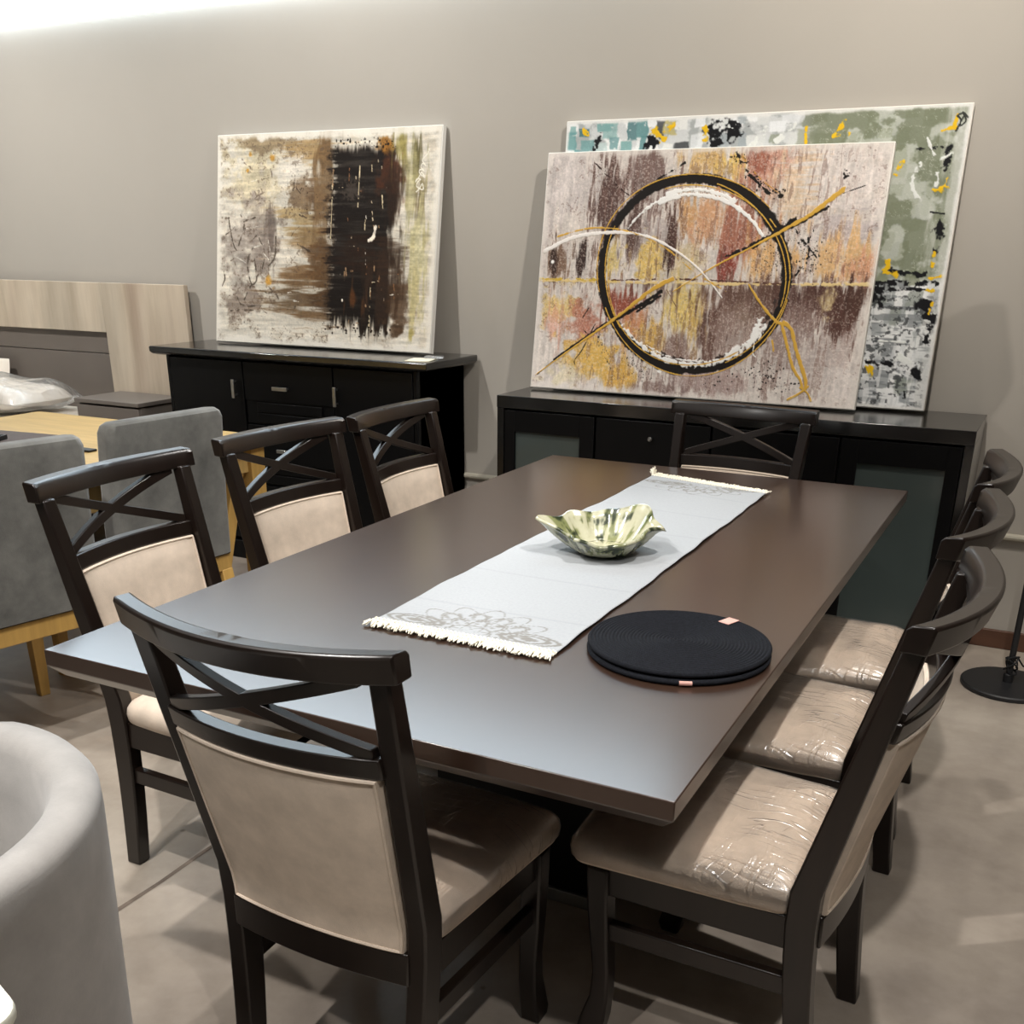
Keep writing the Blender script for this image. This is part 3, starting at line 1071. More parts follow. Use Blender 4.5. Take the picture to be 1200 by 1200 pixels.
ver = fbm(h, w, 7, 70, 32, 4, .6)
ver2 = fbm(h, w, 12, 110, 33, 3, .6)
iso = fbm(h, w, 26, 36, 34, 5)
fine = fbm(h, w, 110, 150, 35, 3)
grit = fbm(h, w, 200, 280, 36, 2)
hor = fbm(h, w, 110, 16, 37, 3)
cv.c[:] = (220, 210, 202)
cv.mix(sstep(.5, .75, ver)*.5, (196, 180, 172))
up_ = cv.v < .475+.0*cv.u
BR, YE, RU, PK, GR, WH = (96, 68, 58), (228, 194, 112), (172, 104, 84), (214, 176, 156), (176, 166, 162), (228, 220, 214)
for (x, y, rx, ry, c, n, a) in [
        # upper half
        (130, 210, .16, .16, (206, 196, 192), ver, .8), (230, 260, .07, .2, (100, 76, 70), ver2, .9), (330, 200, .12, .14, (128, 104, 98), ver2, .8), (290, 330, .06, .12, (84, 60, 54), ver, .8), (360, 340, .10, .1, (176, 164, 160), ver, .7),
        (480, 150, .12, .10, (214, 178, 120), ver, .95), (540, 170, .08, .06, YE, ver, .9), (640, 170, .14, .12, (206, 156, 136), ver, .95), (600, 150, .05, .08, RU, ver2, .8), (700, 220, .12, .16, (226, 200, 170), ver, .8),
        (820, 200, .18, .18, (224, 214, 208), hor, .8), (820, 330, .14, .06, (198, 186, 184), hor, .8), (800, 400, .14, .10, (224, 182, 130), ver, .85), (850, 430, .08, .08, (206, 150, 120), ver2, .7),
        (480, 300, .10, .12, (212, 164, 126), ver, .9), (560, 340, .12, .16, (184, 122, 100), ver, .9), (430, 290, .05, .08, (206, 160, 110), ver2, .8), (610, 400, .1, .1, (222, 176, 118), ver, .8), (520, 420, .06, .08, (150, 66, 54), ver2, .8),
        (330, 410, .07, .08, YE, iso, .85), (240, 400, .05, .08, (214, 190, 120), ver2, .8), (110, 410, .06, .09, (130, 100, 80), ver2, .8), (100, 400, .02, .06, (60, 44, 38), ver2, .8), (170, 400, .03, .08, (60, 46, 42), ver2, .9), (420, 410, .08, .08, (210, 190, 150), iso, .7), (380, 380, .03, .14, (74, 52, 46), ver2, .9),
        # lower half
        (120, 520, .10, .06, (226, 196, 126), iso, .8), (100, 560, .05, .10, (208, 150, 128), ver, .6), (180, 560, .08, .10, (190, 126, 104), iso, .8), (270, 510, .1, .07, (166, 90, 72), ver2, .9), (300, 560, .06, .08, (204, 140, 100), ver, .8),
        (200, 640, .14, .10, (226, 184, 100), iso, .95), (260, 690, .10, .06, (222, 176, 92), ver, .9), (340, 600, .08, .10, (216, 174, 96), ver, .85), (410, 530, .10, .12, (228, 200, 122), ver, .95), (450, 560, .05, .10, (220, 184, 108), ver2, .8),
        (500, 570, .10, .18, (122, 92, 82), ver, .9), (560, 540, .08, .14, (150, 124, 110), ver2, .8), (400, 620, .08, .10, (150, 120, 110), ver, .7), (620, 520, .08, .12, (120, 92, 80), ver, .8), (540, 610, .10, .12, (176, 158, 150), ver2, .7),
        (740, 500, .16, .07, (86, 58, 52), ver, .95), (800, 540, .08, .12, (96, 66, 58), ver2, .9), (700, 560, .08, .12, (140, 112, 104), ver, .8), (830, 500, .06, .06, (84, 58, 50), ver, .8), (760, 640, .14, .10, (190, 176, 170), ver, .8), (660, 620, .1, .12, (176, 162, 156), ver2, .7),
        (800, 700, .14, .08, (220, 210, 204), hor, .7), (480, 700, .2, .06, (172, 150, 144), ver, .8), (340, 720, .12, .04, (150, 126, 120), ver, .7), (120, 690, .10, .05, (228, 216, 186), iso, .8), (770, 500, .03, .05, (222, 200, 150), iso, .8)]:
    cv.blob(*q3(x, y), rx*1.08, ry*1.08, tuple(k*(.9 if sum(c) < 420 else 1) for k in c), n, min(1, a*1.12), .24, .62)
cv.mix(sstep(.60, .72, ver2)*sstep(.08, .2, cv.u)*(1-sstep(.86, .96, cv.u))*.45, (104, 80, 72))
cv.mix(sstep(.63, .8, fine)*sstep(.5, .75, iso)*.4, (86, 64, 56))
cv.mix(sstep(.66, .8, grit)*.35, (236, 226, 216))
cv.c *= (.84+.16*ver2+.12*fine)[..., None]
# horizontal scraped line
x0_, y0_ = q3(60, 452)
yl = cv.p(*q3(470, 458))[1]
band = sstep(0, .01, cv.v-yl)*(1-sstep(.0, .10, cv.v-yl-.05*ver))*sstep(.25, .35, cv.u)
cv.mix(band*.55*sstep(.3, .6, ver2), (78, 54, 46))
cv.stroke([q3(60, 452), q3(240, 456), q3(520, 461), q3(880, 462)], .0055, (222, 196, 140), seed=41, rough=.8, dry=.3)
cv.stroke([q3(60, 449), q3(250, 452)], .005, (200, 168, 70), seed=42, rough=.9, dry=.35)
cv.stroke([q3(240, 452), q3(420, 450), q3(660, 462)], .003, (90, 60, 50), seed=43, rough=.9, dry=.4)


def ring(cx, cyy, rx, ry, a0, a1, n=40, dr=0., wob=0., ph=0.):
    pts = []
    for i in range(n+1):
        a = math.radians(a0+(a1-a0)*i/n)
        r = 1+dr+wob*math.sin(3*a+ph)
        pts.append(q3(cx+rx*r*math.cos(a), cyy-ry*r*math.sin(a)))
    return pts


KB = (30, 26, 24)
GO = (208, 164, 70)
cx_, cy_, rx_, ry_ = 443, 437, 226, 236
# sprayed fibres beside the ring
cv.splat([q3(540, 140), q3(590, 210), q3(655, 245)], 170, .010, .001, .005, KB, 51)
cv.splat([q3(210, 170), q3(290, 240)], 90, .022, .0008, .003, (60, 44, 40), 52)
cv.splat([q3(660, 300), q3(740, 390), q3(690, 440)], 240, .028, .0008, .004, KB, 53)
cv.splat([q3(600, 380), q3(650, 420)], 150, .03, .0008, .003, (50, 38, 34), 54)
cv.splat([q3(460, 690), q3(640, 670), q3(600, 720)], 200, .022, .0008, .004, KB, 55)
cv.splat([q3(270, 640), q3(330, 690)], 120, .02, .0008, .003, KB, 56)
cv.splat([q3(205, 580), q3(250, 700)], 60, .008, .001, .004, KB, 57)
cv.splat([q3(700, 700), q3(640, 720)], 40, .015, .001, .004, KB, 58)
cv.splat([q3(810, 210), q3(815, 180)], 12, .006, .002, .006, KB, 59)
cv.stroke([q3(805, 240), q3(860, 220)], .002, KB, seed=60, dry=.45)
cv.stroke([q3(200, 165), q3(260, 225), q3(290, 250)], .003, (60, 44, 40), seed=61, rough=.9, dry=.4)
cv.stroke([q3(300, 240), q3(380, 190), q3(420, 165)], .004, KB, seed=62, rough=.9, dry=.3)
cv.stroke([q3(545, 140), q3(575, 190), q3(620, 235), q3(655, 245)], .006, KB, seed=63, rough=.9, dry=.35)
cv.stroke([q3(560, 150), q3(600, 200), q3(650, 240)], .002, (190, 140, 60), seed=64, dry=.4)
cv.stroke([q3(690, 330), q3(710, 360), q3(740, 395)], .004, KB, seed=65, rough=.9, dry=.4)
cv.stroke([q3(690, 440), q3(720, 395), q3(720, 350)], .004, KB, seed=66, rough=.9, dry=.45)
cv.stroke([q3(200, 560), q3(170, 620), q3(150, 650), q3(160, 670)], .0025, KB, seed=67, dry=.35)
cv.stroke([q3(185, 520), q3(165, 560), q3(190, 590)], .0025, KB, seed=68, dry=.4)
# halo of thin fibres
cv.stroke(ring(cx_, cy_, rx_, ry_, 150, 232, dr=.045), .006, (70, 54, 48), seed=69, rough=.9, dry=.5)
cv.stroke(ring(cx_, cy_, rx_, ry_, 235, 345, dr=-.09), .010, (60, 48, 44), seed=70, rough=.9, dry=.52)
# the ring itself, thick at top and left
cv.stroke(ring(cx_, cy_, rx_, ry_, 30, 158, dr=-.005), .025, KB, seed=71, rough=.25, w2=.018)
cv.stroke(ring(cx_, cy_, rx_, ry_, 150, 262), .017, KB, seed=72, rough=.3, w2=.025)
cv.stroke(ring(cx_, cy_, rx_, ry_, 225, 300, dr=-.01), .024, KB, seed=73, rough=.3, w2=.016)
cv.stroke(ring(cx_, cy_, rx_, ry_, 295, 395, dr=-.005), .016, KB, seed=74, rough=.3, w2=.025)
cv.stroke(ring(cx_, cy_, rx_, ry_, 60, 120, dr=.02), .009, KB, seed=75, rough=.5)
# white paint inside the ring
cv.stroke(ring(cx_-2, cy_+8, rx_*.86, ry_*.86, 30, 115), .006, (240, 238, 234), seed=76, w2=.013, rough=.6, h=.002)
cv.stroke(ring(cx_-2, cy_+6, rx_*.90, ry_*.90, 60, 108), .008, (240, 238, 234), seed=77, rough=.8, h=.002)
cv.stroke(ring(cx_, cy_+6, rx_*.87, ry_*.87, 108, 145), .010, (238, 236, 232), seed=78, w2=.003, rough=.9, dry=.35, h=.002)
cv.stroke(ring(cx_, cy_, rx_*.94, ry_*.94, 215, 325), .008, (238, 236, 232), seed=79, w2=.013, rough=.7, dry=.25, h=.002)
cv.stroke(ring(cx_, cy_, rx_*.90, ry_*.90, 235, 275), .004, (236, 232, 228), seed=80, rough=.9, dry=.3, h=.002)
cv.stroke([q3(520, 640), q3(580, 600), q3(605, 550)], .014, (240, 238, 234), seed=81, rough=.7, dry=.3, h=.002)
cv.stroke([q3(590, 600), q3(585, 630), q3(592, 640)], .002, (240, 238, 234), seed=82)
# gold lines around the ring
for k, (a0, a1, dr, wob, ph) in enumerate(((40, 190, .05, .014, 0), (150, 215, -.02, .02, 1), (170, 300, -.05, .02, 2), (200, 345, .04, .018, .5), (290, 395, .0, .03, 1.5), (-20, 75, -.03, .02, 2.2), (30, 110, -.06, .02, .4))):
    cv.stroke(ring(cx_, cy_, rx_, ry_, a0, a1, dr=dr, wob=wob, ph=ph), .0023, GO, seed=90+k, rough=.5, h=.0016)
# diagonals
cv.stroke([q3(100, 645), q3(220, 565), q3(300, 520), q3(360, 480)], .004, KB, seed=101, w2=.011, rough=.5)
cv.stroke([q3(60, 682), q3(120, 632), q3(230, 555)], .002, KB, seed=102, w2=.006)
cv.stroke([q3(300, 530), q3(360, 490)], .006, KB, seed=103, rough=.8)
cv.stroke([q3(55, 683), q3(150, 615), q3(250, 545), q3(340, 475), q3(390, 448)], .002, GO, seed=104, w2=.010, rough=.35, h=.002)
cv.stroke([q3(520, 395), q3(600, 360), q3(690, 305)], .006, KB, seed=105, w2=.012, rough=.9, dry=.2)
cv.stroke([q3(655, 330), q3(700, 310), q3(770, 272)], .012, KB, seed=106, w2=.007, rough=.6)
cv.stroke([q3(390, 480), q3(480, 425), q3(600, 362), q3(660, 330)], .002, GO, seed=107, w2=.006, rough=.4, h=.002)
cv.stroke([q3(655, 332), q3(720, 295), q3(770, 258), q3(805, 230)], .006, GO, seed=108, w2=.012, rough=.35, h=.002)
# white arc sweeping across
cv.stroke([q3(78, 382), q3(150, 347), q3(250, 335), q3(330, 346), q3(400, 382), q3(460, 432), q3(510, 495)], .0095, (238, 232, 226), seed=110, w2=.0022, rough=.35, h=.002)
cv.stroke([q3(110, 345), q3(190, 325), q3(280, 332), q3(370, 372), q3(440, 430), q3(520, 480)], .003, GO, seed=111, rough=.8, dry=.35)
cv.stroke([q3(375, 475), q3(400, 520)], .0016, (120, 90, 60), seed=112)
# gold tail at lower right
cv.stroke([q3(575, 462), q3(605, 510), q3(638, 550), q3(660, 560)], .0035, GO, seed=113, w2=.007, h=.002)
cv.stroke([q3(660, 555), q3(680, 575), q3(690, 620), q3(712, 690), q3(714, 715)], .008, GO, seed=114, rough=.25, h=.002)
cv.stroke([q3(655, 558), q3(668, 610), q3(682, 665), q3(700, 695), q3(705, 715)], .006, GO, seed=115, rough=.3, h=.002)
cv.stroke([q3(720, 712), q3(700, 728), q3(670, 744)], .005, GO, seed=116, h=.002)
cv.stroke([q3(700, 715), q3(718, 728), q3(726, 748)], .004, GO, seed=117, h=.002)
cv.stroke([q3(632, 600), q3(636, 625)], .004, GO, seed=118, dry=.3)
cv.splat([q3(97, 407)], 1, 0, .009, .010, (244, 242, 238), 1)
cv.splat([q3(357, 675)], 1, 0, .009, .010, (244, 242, 238), 2)
edge = np.minimum(np.minimum(cv.u, 1-cv.u)*cv.aspect, np.minimum(cv.v, 1-cv.v))
cv.mix((1-sstep(.006, .03, edge+.03*(iso-.5)))*.7, (224, 216, 208))
painting('abstract canvas with black ring and gold strokes, leaning in front on the low black sideboard', *g3, .028, cv)

# ------------------------------------------------------------------ low sideboard (right)
SX0, SX1, SY0, SY1, SZ = -2.029, -.219, 3.834, 4.262, .886
sb = thing('sideboard', 'low wide black sideboard with frosted glass doors under the ring painting', 'sideboard', ((SX0+SX1)/2, SY0, 0))
ox, oy = (SX0+SX1)/2, SY0
hw = (SX1-SX0)/2
D = SY1-SY0
obj('top', B(-hw, hw, 0, D, .838, SZ), M_BLACKTOP, sb, bevel=.002)
for s_ in (-1, 1):
    obj('side_panel', B(*sorted((s_*hw, s_*(hw-.03))), .004, D, 0, .838), M_BLACKTOP, sb, bevel=.002)
bm = bmesh.new()
box(bm, -hw+.03, hw-.03, .03, D, .06, .834)
box(bm, -hw+.03, hw-.03, .05, D, 0, .06)
obj('carcass', bm, M_BLACK, sb, bevel=.002)


def glass_door(xa, xb, gx0, gx1, par):
    bm = bmesh.new()
    z0, z1 = .075, .828
    gz0, gz1 = .16, .745
    box(bm, xa, gx0, .006, .028, z0, z1)
    box(bm, gx1, xb, .006, .028, z0, z1)
    box(bm, gx0, gx1, .006, .028, gz1, z1)
    box(bm, gx0, gx1, .006, .028, z0, gz0)
    d = obj('door', bm, M_BLACK, par, bevel=.0015)
    obj('glass_pane', B(gx0-.004, gx1+.004, .016, .021, gz0-.004, gz1+.004), M_FROST, d)


glass_door(-hw+.033, -1.600-ox, -1.95-ox, -1.662-ox, sb)
glass_door(-.652-ox, hw-.033, -.592-ox, -.298-ox, sb)
for xa, xb in ((-1.592, -1.130), (-1.122, -.660)):
    for k in range(4):
        z1 = .828-k*.189
        d = obj('drawer', B(xa-ox, xb-ox, .006, .028, z1-.183, z1), M_BLACK, sb, bevel=.0025)
        bm = bmesh.new()
        xm = (xa+xb)/2-ox
        prof = [(.004, 0), (.004, .010), (.008, .013), (.009, .019), (.006, .024), (.001, .025)]
        rings = [[(xm+r*math.cos(2*PI*j/14), .007-zz, z1-.063+r*math.sin(2*PI*j/14)) for j in range(14)] for r, zz in prof]
        loft(bm, rings)
        obj('knob', bm, M_STEEL, d)

# ------------------------------------------------------------------ tall sideboard (left)
tx0, tx1, ty0 = -3.90, -2.353, 3.822
sb2 = thing('sideboard', 'taller black sideboard with steel bar handles, behind the left row of chairs', 'sideboard', ((tx0+tx1)/2, ty0, 0))
ox = (tx0+tx1)/2
hw = (tx1-tx0)/2
D = 4.262-ty0
bm = bmesh.new()
rings = []
for z, i in ((.9926, .004), (.988, 0), (.968, .001), (.958, .010), (.952, .03)):
    rings.append([(-hw+i, i, z), (hw-i, i, z), (hw-i, D, z), (-hw+i, D, z)])
loft(bm, rings)
obj('top', bm, M_BLACKTOP, sb2, bevel=.002)
bx0, bx1 = -3.835-ox, -2.425-ox
bm = B(bx0, bx1, .06, D, .09, .953)
box(bm, bx0, bx0+.02, .04, D, .05, .953)
box(bm, bx1-.02, bx1, .04, D, .05, .953)
obj('carcass', bm, M_BLACK, sb2, bevel=.002)
obj('plinth', B(bx0-.02, bx1+.02, .03, D, 0, .09), M_BLACK, sb2, bevel=.003)


def bar(par, x, z, vert):
    L_ = .042
    a, b = (.008, L_) if vert else (L_, .008)
    bm = B(x-a, x+a, .012, .020, z-b, z+b)
    for s in (-1, 1):
        if vert:
            box(bm, x-.004, x+.004, .018, .042, z+s*.03-.004, z+s*.03+.004)
        else:
            box(bm, x+s*.03-.004, x+s*.03+.004, .018, .042, z-.004, z+.004)
    obj('handle', bm, M_STEEL, par, bevel=.0015)


for xa, xb, hxx in ((-3.812, -3.374, -3.417), (-2.858, -2.448, -2.842)):
    d = obj('door', B(xa-ox, xb-ox, .038, .060, .105, .945), M_BLACK, sb2, bevel=.002)
    bar(d, hxx-ox, .822, True)
for k in range(3):
    z1 = .945-k*.283
    bm = B(-3.366-ox, -2.866-ox, .038, .058, z1-.170, z1)
    box(bm, -3.30-ox, -2.93-ox, .036, .058, z1-.220, z1-.178)
    box(bm, -3.366-ox, -2.866-ox, .044, .058, z1-.277, z1-.170)
    box(bm, -3.30-ox, -2.93-ox, .036, .058, z1-.268, z1-.228)
    d = obj('drawer', bm, M_BLACK, sb2, bevel=.0015)
    bar(d, -3.145-ox, z1-.108, False)
# price card on its corner
pc = thing('price_card', 'small cream card with clear holder on the corner of the tall sideboard', 'card', (-2.44, 3.93, .9932), .25)
obj('card', B(-.055, .05, -.07, .06, 0, .0025), M_CARD, pc)
obj('holder', B(.0, .075, .03, .075, .003, .012), M_BAG, pc, bevel=.002)

# ------------------------------------------------------------------ bed, headboard, nightstand
bed = thing('bed', 'bed with pale wood headboard frame around a taupe panel, at the left wall end', 'bed', (-5.48, 4.2, 0))
ox, oy = -5.48, 4.2
bm = B(-1.46, -.88, .02, .05, 0, 1.25)
box(bm, .88, 1.46, .02, .05, 0, 1.25)
box(bm, -.88, .88, .02, .05, 1.0, 1.25)
obj('headboard_frame', bm, M_LIGHTWOOD, bed, bevel=.002)
bm = B(-.88, .88, .045, .066, .2, .885)
box(bm, -.88, .88, .045, .066, .889, 1.01)
obj('headboard_panel', bm, M_TAUPE, bed, bevel=.002)
obj('bed_base', B(-.84, .84, -2.0, .02, .12, .34), M_TAUPE, bed, bevel=.01)
bm = B(-.82, .82, -1.98, .02, .34, .60)
obj('mattress', bm, M_WHITECLOTH, bed, bevel=.05)
for s in (-1, 1):
    for yy in (-1.9, -.1):
        obj('leg', B(s*.75-.03, s*.75+.03, yy-.03, yy+.03, 0, .12), M_LAMP, bed)


def puff_pillow(hx, hy, hz, seed, n=22):
    r = random.Random(seed)
    bm = bmesh.new()
    V = {}
    ph = [r.uniform(0, 6) for _ in range(6)]
    for s in (0, 1):
        for j in range(n+1):
            for i in range(n+1):
                u, v = 2*i/n-1, 2*j/n-1
                e = max(0, (1-u**4))*max(0, (1-v**4))
                e = e**.45
                zz = hz*e*(1+.12*math.sin(5*u+ph[0]+3*v)+.09*math.sin(7*v+ph[1]-4*u))
                pin = 1-.06*(1-abs(u))*abs(v)**3-.0
                V[s, j, i] = (u*hx*(1-.05*v*v), v*hy*(1-.05*u*u)*pin, zz if s else -zz*.55)
    for s in (0, 1):
        vs = [[bm.verts.new(V[s, j, i]) for i in range(n+1)] for j in range(n+1)]
        for j in range(n):
            for i in range(n):
                bm.faces.new((vs[j][i], vs[j][i+1], vs[j+1][i+1], vs[j+1][i]))
    bmesh.ops.remove_doubles(bm, verts=bm.verts[:], dist=1e-4)
    return bm


pl = thing('pillow', 'white pillow in a clear plastic bag lying on the bed beside the nightstand', 'pillow', (-5.03, 3.87, .674))
obj('cushion', puff_pillow(.31, .20, .075, 3), M_WHITECLOTH, pl)
obj('plastic_bag', puff_pillow(.355, .235, .10, 9), M_BAG, pl)
for p_ in pl.children:
    p_.location.z = .0
pl2 = obj('pillow', puff_pillow(.30, .115, .055, 5), M_WHITECLOTH)
pl2.location = (-5.665, 4.155, .722)
pl2.rotation_euler = (1.25, 0, .05)
tag(pl2, 'cream pillow standing against the headboard, only its corner in view at the left edge', 'pillow')

ns = thing('nightstand', 'taupe grey nightstand between the bed and the tall black sideboard', 'nightstand', (-4.325, 3.895, 0))
obj('top', B(-.205, .242, -.012, .31, .682, .702), M_TAUPE, ns, bevel=.002)
obj('carcass', B(-.198, .235, .012, .31, .06, .675), M_TAUPE, ns, bevel=.002)
for z0, z1 in ((.36, .672), (.07, .35)):
    obj('drawer', B(-.198, .235, -.006, .012, z0, z1), M_TAUPE, ns, bevel=.002)
obj('plinth', B(-.18, .22, .03, .30, 0, .062), M_TAUPE, ns)

# ------------------------------------------------------------------ oak table and grey chairs
ot = thing('oak_table', 'yellow oak dining table behind the grey upholstered chairs', 'table', (-3.35, 2.35, 0))
obj('tabletop', B(-.66, .66, -.9, .89, .722, .752), M_OAK, ot, bevel=.003)
bm = bmesh.new()
for a in ((-.60, .60, -.84, -.82), (-.60, .60, .80, .82), (-.60, -.58, -.82, .80), (.60, .62, -.82, .80)):
    box(bm, *a, .63, .722)
obj('apron', bm, M_OAK, ot, bevel=.002)
for sx in (-1, 1):
    for syy in (-1, 1):
        cx0, cy0 = sx*.60, syy*.80
        rings = [[(cx0+dx*k, cy0+dy*k, z) for dx, dy in ((-1, -1), (1, -1), (1, 1), (-1, 1))] for z, k in ((0, .032), (.722, .04))]
        obj('leg', loft(bmesh.new(), rings), M_OAKLEG, ot, bevel=.003)
rings = [[(.585+dx*.03, y+dy*.03, z) for dx, dy in ((-1, -1), (1, -1), (1, 1), (-1, 1))] for y, z in ((.50, 0), (.74, .722))]
obj('brace', loft(bmesh.new(), rings), M_OAKLEG, ot, bevel=.003)


def parsons():
    t = thing('upholstered_chair', '', 'chair')
    # local: back outer face at y=0, facing +y ; width .5
    rings = []
    pr = [(.425, .0), (.43, -.004), (.60, -.008), (.80, -.018), (.905, -.026), (.925, -.024), (.935, -.014)]
    bm = bmesh.new()
    fr = [(.425, .085), (.43, .088), (.60, .080), (.80, .064), (.905, .050), (.925, .044), (.935, .032)]
    for (z, yb), (_, yf) in zip(pr, fr):
        k = .235 if z < .92 else (.228 if z < .93 else .215)
        c = .018
        rings.append([(-k+c, yb, z), (k-c, yb, z), (k, yb+c, z), (k, yf-c, z), (k-c, yf, z), (-k+c, yf, z), (-k, yf-c, z), (-k, yb+c, z)])
    loft(bm, rings)
    obj('backrest', bm, M_GREYVEL, t, bevel=.006)
    bm = B(-.235, .235, .07, .48, .425, .50)
    obj('seat', bm, M_GREYVEL, t, bevel=.02)
    obj('seat_frame', B(-.228, .228, .006, .475, .365, .425), M_OAKLEG, t, bevel=.003)
    for sx in (-1, 1):
        for y0, y1 in ((.028, -.05), (.448, .455)):
            rings = [[(sx*.203+dx*k, y+dy*k, z) for dx, dy in ((-1, -1), (1, -1), (1, 1), (-1, 1))] for z, k, y in ((0, .017, y1), (.37, .024, y0))]
            obj('leg', loft(bmesh.new(), rings), M_OAKLEG, t, bevel=.002)
    return t


gc = parsons()
gc.location = (-2.54, 1.91, 0)
gc.rotation_euler = (0, 0, PI/2-.22)
gc['label'] = 'grey velvet chair with oak legs at the left edge, angled, nearer of the two'
gc['group'] = 'grey velvet chairs at the oak table'
dup(gc, (-2.55, 2.53, 0), PI/2-.10, 'grey velvet chair with oak legs behind the left cross-back chairs, farther of the two', 'grey velvet chairs at the oak table')

# things on the oak table
pm = thing('placemat', 'dark taupe rectangular placemat on the oak table, above the nearer grey chair', 'placemat', (-3.50, 2.62, .7525), .12)
obj('mat', B(-.17, .17, -.24, .19, 0, .006), M_DARKCLOTH, pm, bevel=.002)
tr = thing('tray', 'pale tray with black rim on the dark placemat at the left frame edge', 'tray', (-3.56, 2.53, .759), .35)
obj('tray_base', B(-.10, .10, -.10, .10, 0, .006), M_CARD, tr, bevel=.002)
bm = bmesh.new()
for a_ in ((-.106, .106, -.106, -.098), (-.106, .106, .098, .106), (-.106, -.098, -.098, .098), (.098, .106, -.098, .098)):
    box(bm, *a_, 0, .016)
obj('rim', bm, M_LAMP, tr)
ob = tag(obj('coaster', B(-.035, .035, -.02, .02, 0, .008), M_LAMP, bevel=.002), 'small black coaster on the oak table between the two grey chairs', 'coaster')
ob.location = (-3.075, 2.655, .7525)

# ------------------------------------------------------------------ tub chair (near left)
tc = thing('tub_chair', 'pale grey upholstered tub chair with round back in the near left corner', 'armchair', (-1.335, .640, 0))
bm = bmesh.new()
face = math.radians(205)          # direction the chair faces
n = 56
span = math.radians(250)
rings = []
for i in range(n+1):
    t_ = i/n
    a = face+PI-span/2+span*t_
    d = abs(t_-.5)*2
    ht = .752-.10*sstep(.55, 1.0, d)
    e = 1-sstep(.93, 1.0, d)*.55
    ro, th = .345, .075*e
    pr = [(ro-.055, .10), (ro-.030, .11), (ro-.012, .30), (ro-.002, ht-.06), (ro-.003, ht-.02), (ro-.014, ht-.004), (ro-th*.5, ht), (ro-th+.012, ht-.006), (ro-th, ht-.025), (ro-th-.004, ht-.10), (ro-th-.012, .35), (ro-th-.02, .30), (ro-.07, .11)]
    rings.append([(r*math.cos(a), r*math.sin(a), z) for r, z in pr])
loft(bm, rings)
obj('shell', bm, M_TUB, tc, angle=60)
bm = bmesh.new()
lathe(bm, [(.22, .30), (.262, .31), (.268, .36), (.262, .40), (.235, .425), (.15, .437), (.03, .44)], 48)
obj('seat_cushion', bm, M_TUB, tc)
bm = lathe(bmesh.new(), [(.27, .10), (.285, .11), (.285, .30), (.26, .31)], 48)
obj('seat_base', bm, M_TUB, tc)
for k in range(4):
    a = face+PI/4+k*PI/2
    bm = tube(bmesh.new(), [(.24*math.cos(a), .24*math.sin(a), 0), (.22*math.cos(a), .22*math.sin(a), .105)], [.013, .02], 12)
    obj('leg', bm, M_OAKLEG, tc)

# small cream table whose rounded corner just shows
st = thing('side_table', 'small cream table, its rounded corner just showing at the lower left frame corner', 'table', (-.917, .403, 0), -.315)
bm = bmesh.new()
out = []
for cx0, cy0, a0 in ((.10, .10, 0), (-.10, .10, 90), (-.10, -.10, 180), (.10, -.10, 270)):
    for k in range(7):
        a = math.radians(a0+15*k)
        out.append((cx0+.03*math.cos(a), cy0+.03*math.sin(a)))
CREAMT = simple('cream_lacquer', (240, 238, 222), .4, var=.02)
loft(bm, [[(x*.99, y*.99, .768) for x, y in out], [(x, y, .771) for x, y in out], [(x, y, .779) for x, y in out], [(x*.99, y*.99, .782) for x, y in out]])
obj('tabletop', bm, CREAMT, st)
obj('pedestal', tube(bmesh.new(), [(0, 0, .02), (0, 0, .77)], .02, 16), CREAMT, st)
obj('foot', lathe(bmesh.new(), [(.10, 0), (.10, .01), (.09, .016), (.02, .022)], 32), CREAMT, st)

# ------------------------------------------------------------------ floor lamp
fl = thing('floor_lamp', 'black floor lamp with flat round base at the right frame edge', 'lamp', (.022, 3.862, 0))
obj('base', lathe(bmesh.new(), [(.150, 0), (.155, .004), (.155, .014), (.150, .018), (.02, .021)], 64), M_LAMP, fl, angle=30)
obj('pole', tube(bmesh.new(), [(0, 0, .018), (0, 0, 1.45)], .011, 14), M_LAMP, fl)
obj('collar', lathe(bmesh.new(), [(.017, .018), (.017, .05), (.012, .055)], 20), M_LAMP, fl)
pts = []
for k in range(60):
    a = k*.42
    pts.append((.018*math.cos(a)+.006*math.sin(k*.9), .018*math.sin(a), .075+.03*math.sin(k*.33)+.0004*k))
pts += [(.04, .02, .08), (.12, .10, .05), (.25, .2, .006), (.6, .36, .006)]
obj('cord', tube(bmesh.new(), pts, .003, 6), M_LAMP, fl)
obj('lamp_shade', lathe(bmesh.new(), [(.12, 1.42), (.125, 1.42), (.09, 1.62), (.085, 1.62)], 48), M_CARD, fl)

# ------------------------------------------------------------------ table runner
rw, rl = .392, 1.535
rx_c, ry_c = -.9225, 2.372
nu, nv = 130, 520
uu, vv = np.meshgrid(np.linspace(-.5, .5, nu), np.linspace(-.5, .5, nv))
X = uu*rw
Y = vv*rl
wav = .0015*np.sin(Y*17+1)+.001*np.sin(Y*41)
X = X+wav*(np.abs(uu)*2)**2
Y = Y+.05*uu*(vv > 0)*vv*2*-1.8
Z = .0035+.0025*np.clip(np.sin(Y*9+X*5)+.4*np.sin(Y*23-X*9), 0, 2)*(.35+.65*np.abs(uu)*2)
me = grid_mesh('cloth', np.stack([X, Y, Z], -1))
col = np.ones((nv, nu, 3))*np.array([160, 163, 166.])
yy_ = vv*rl
fold_shade = np.exp(-((yy_ % .245-.12)/.004)**2)*.25  # crease shade put into the cloth colour as darker cross lines
col -= fold_shade[..., None]*24


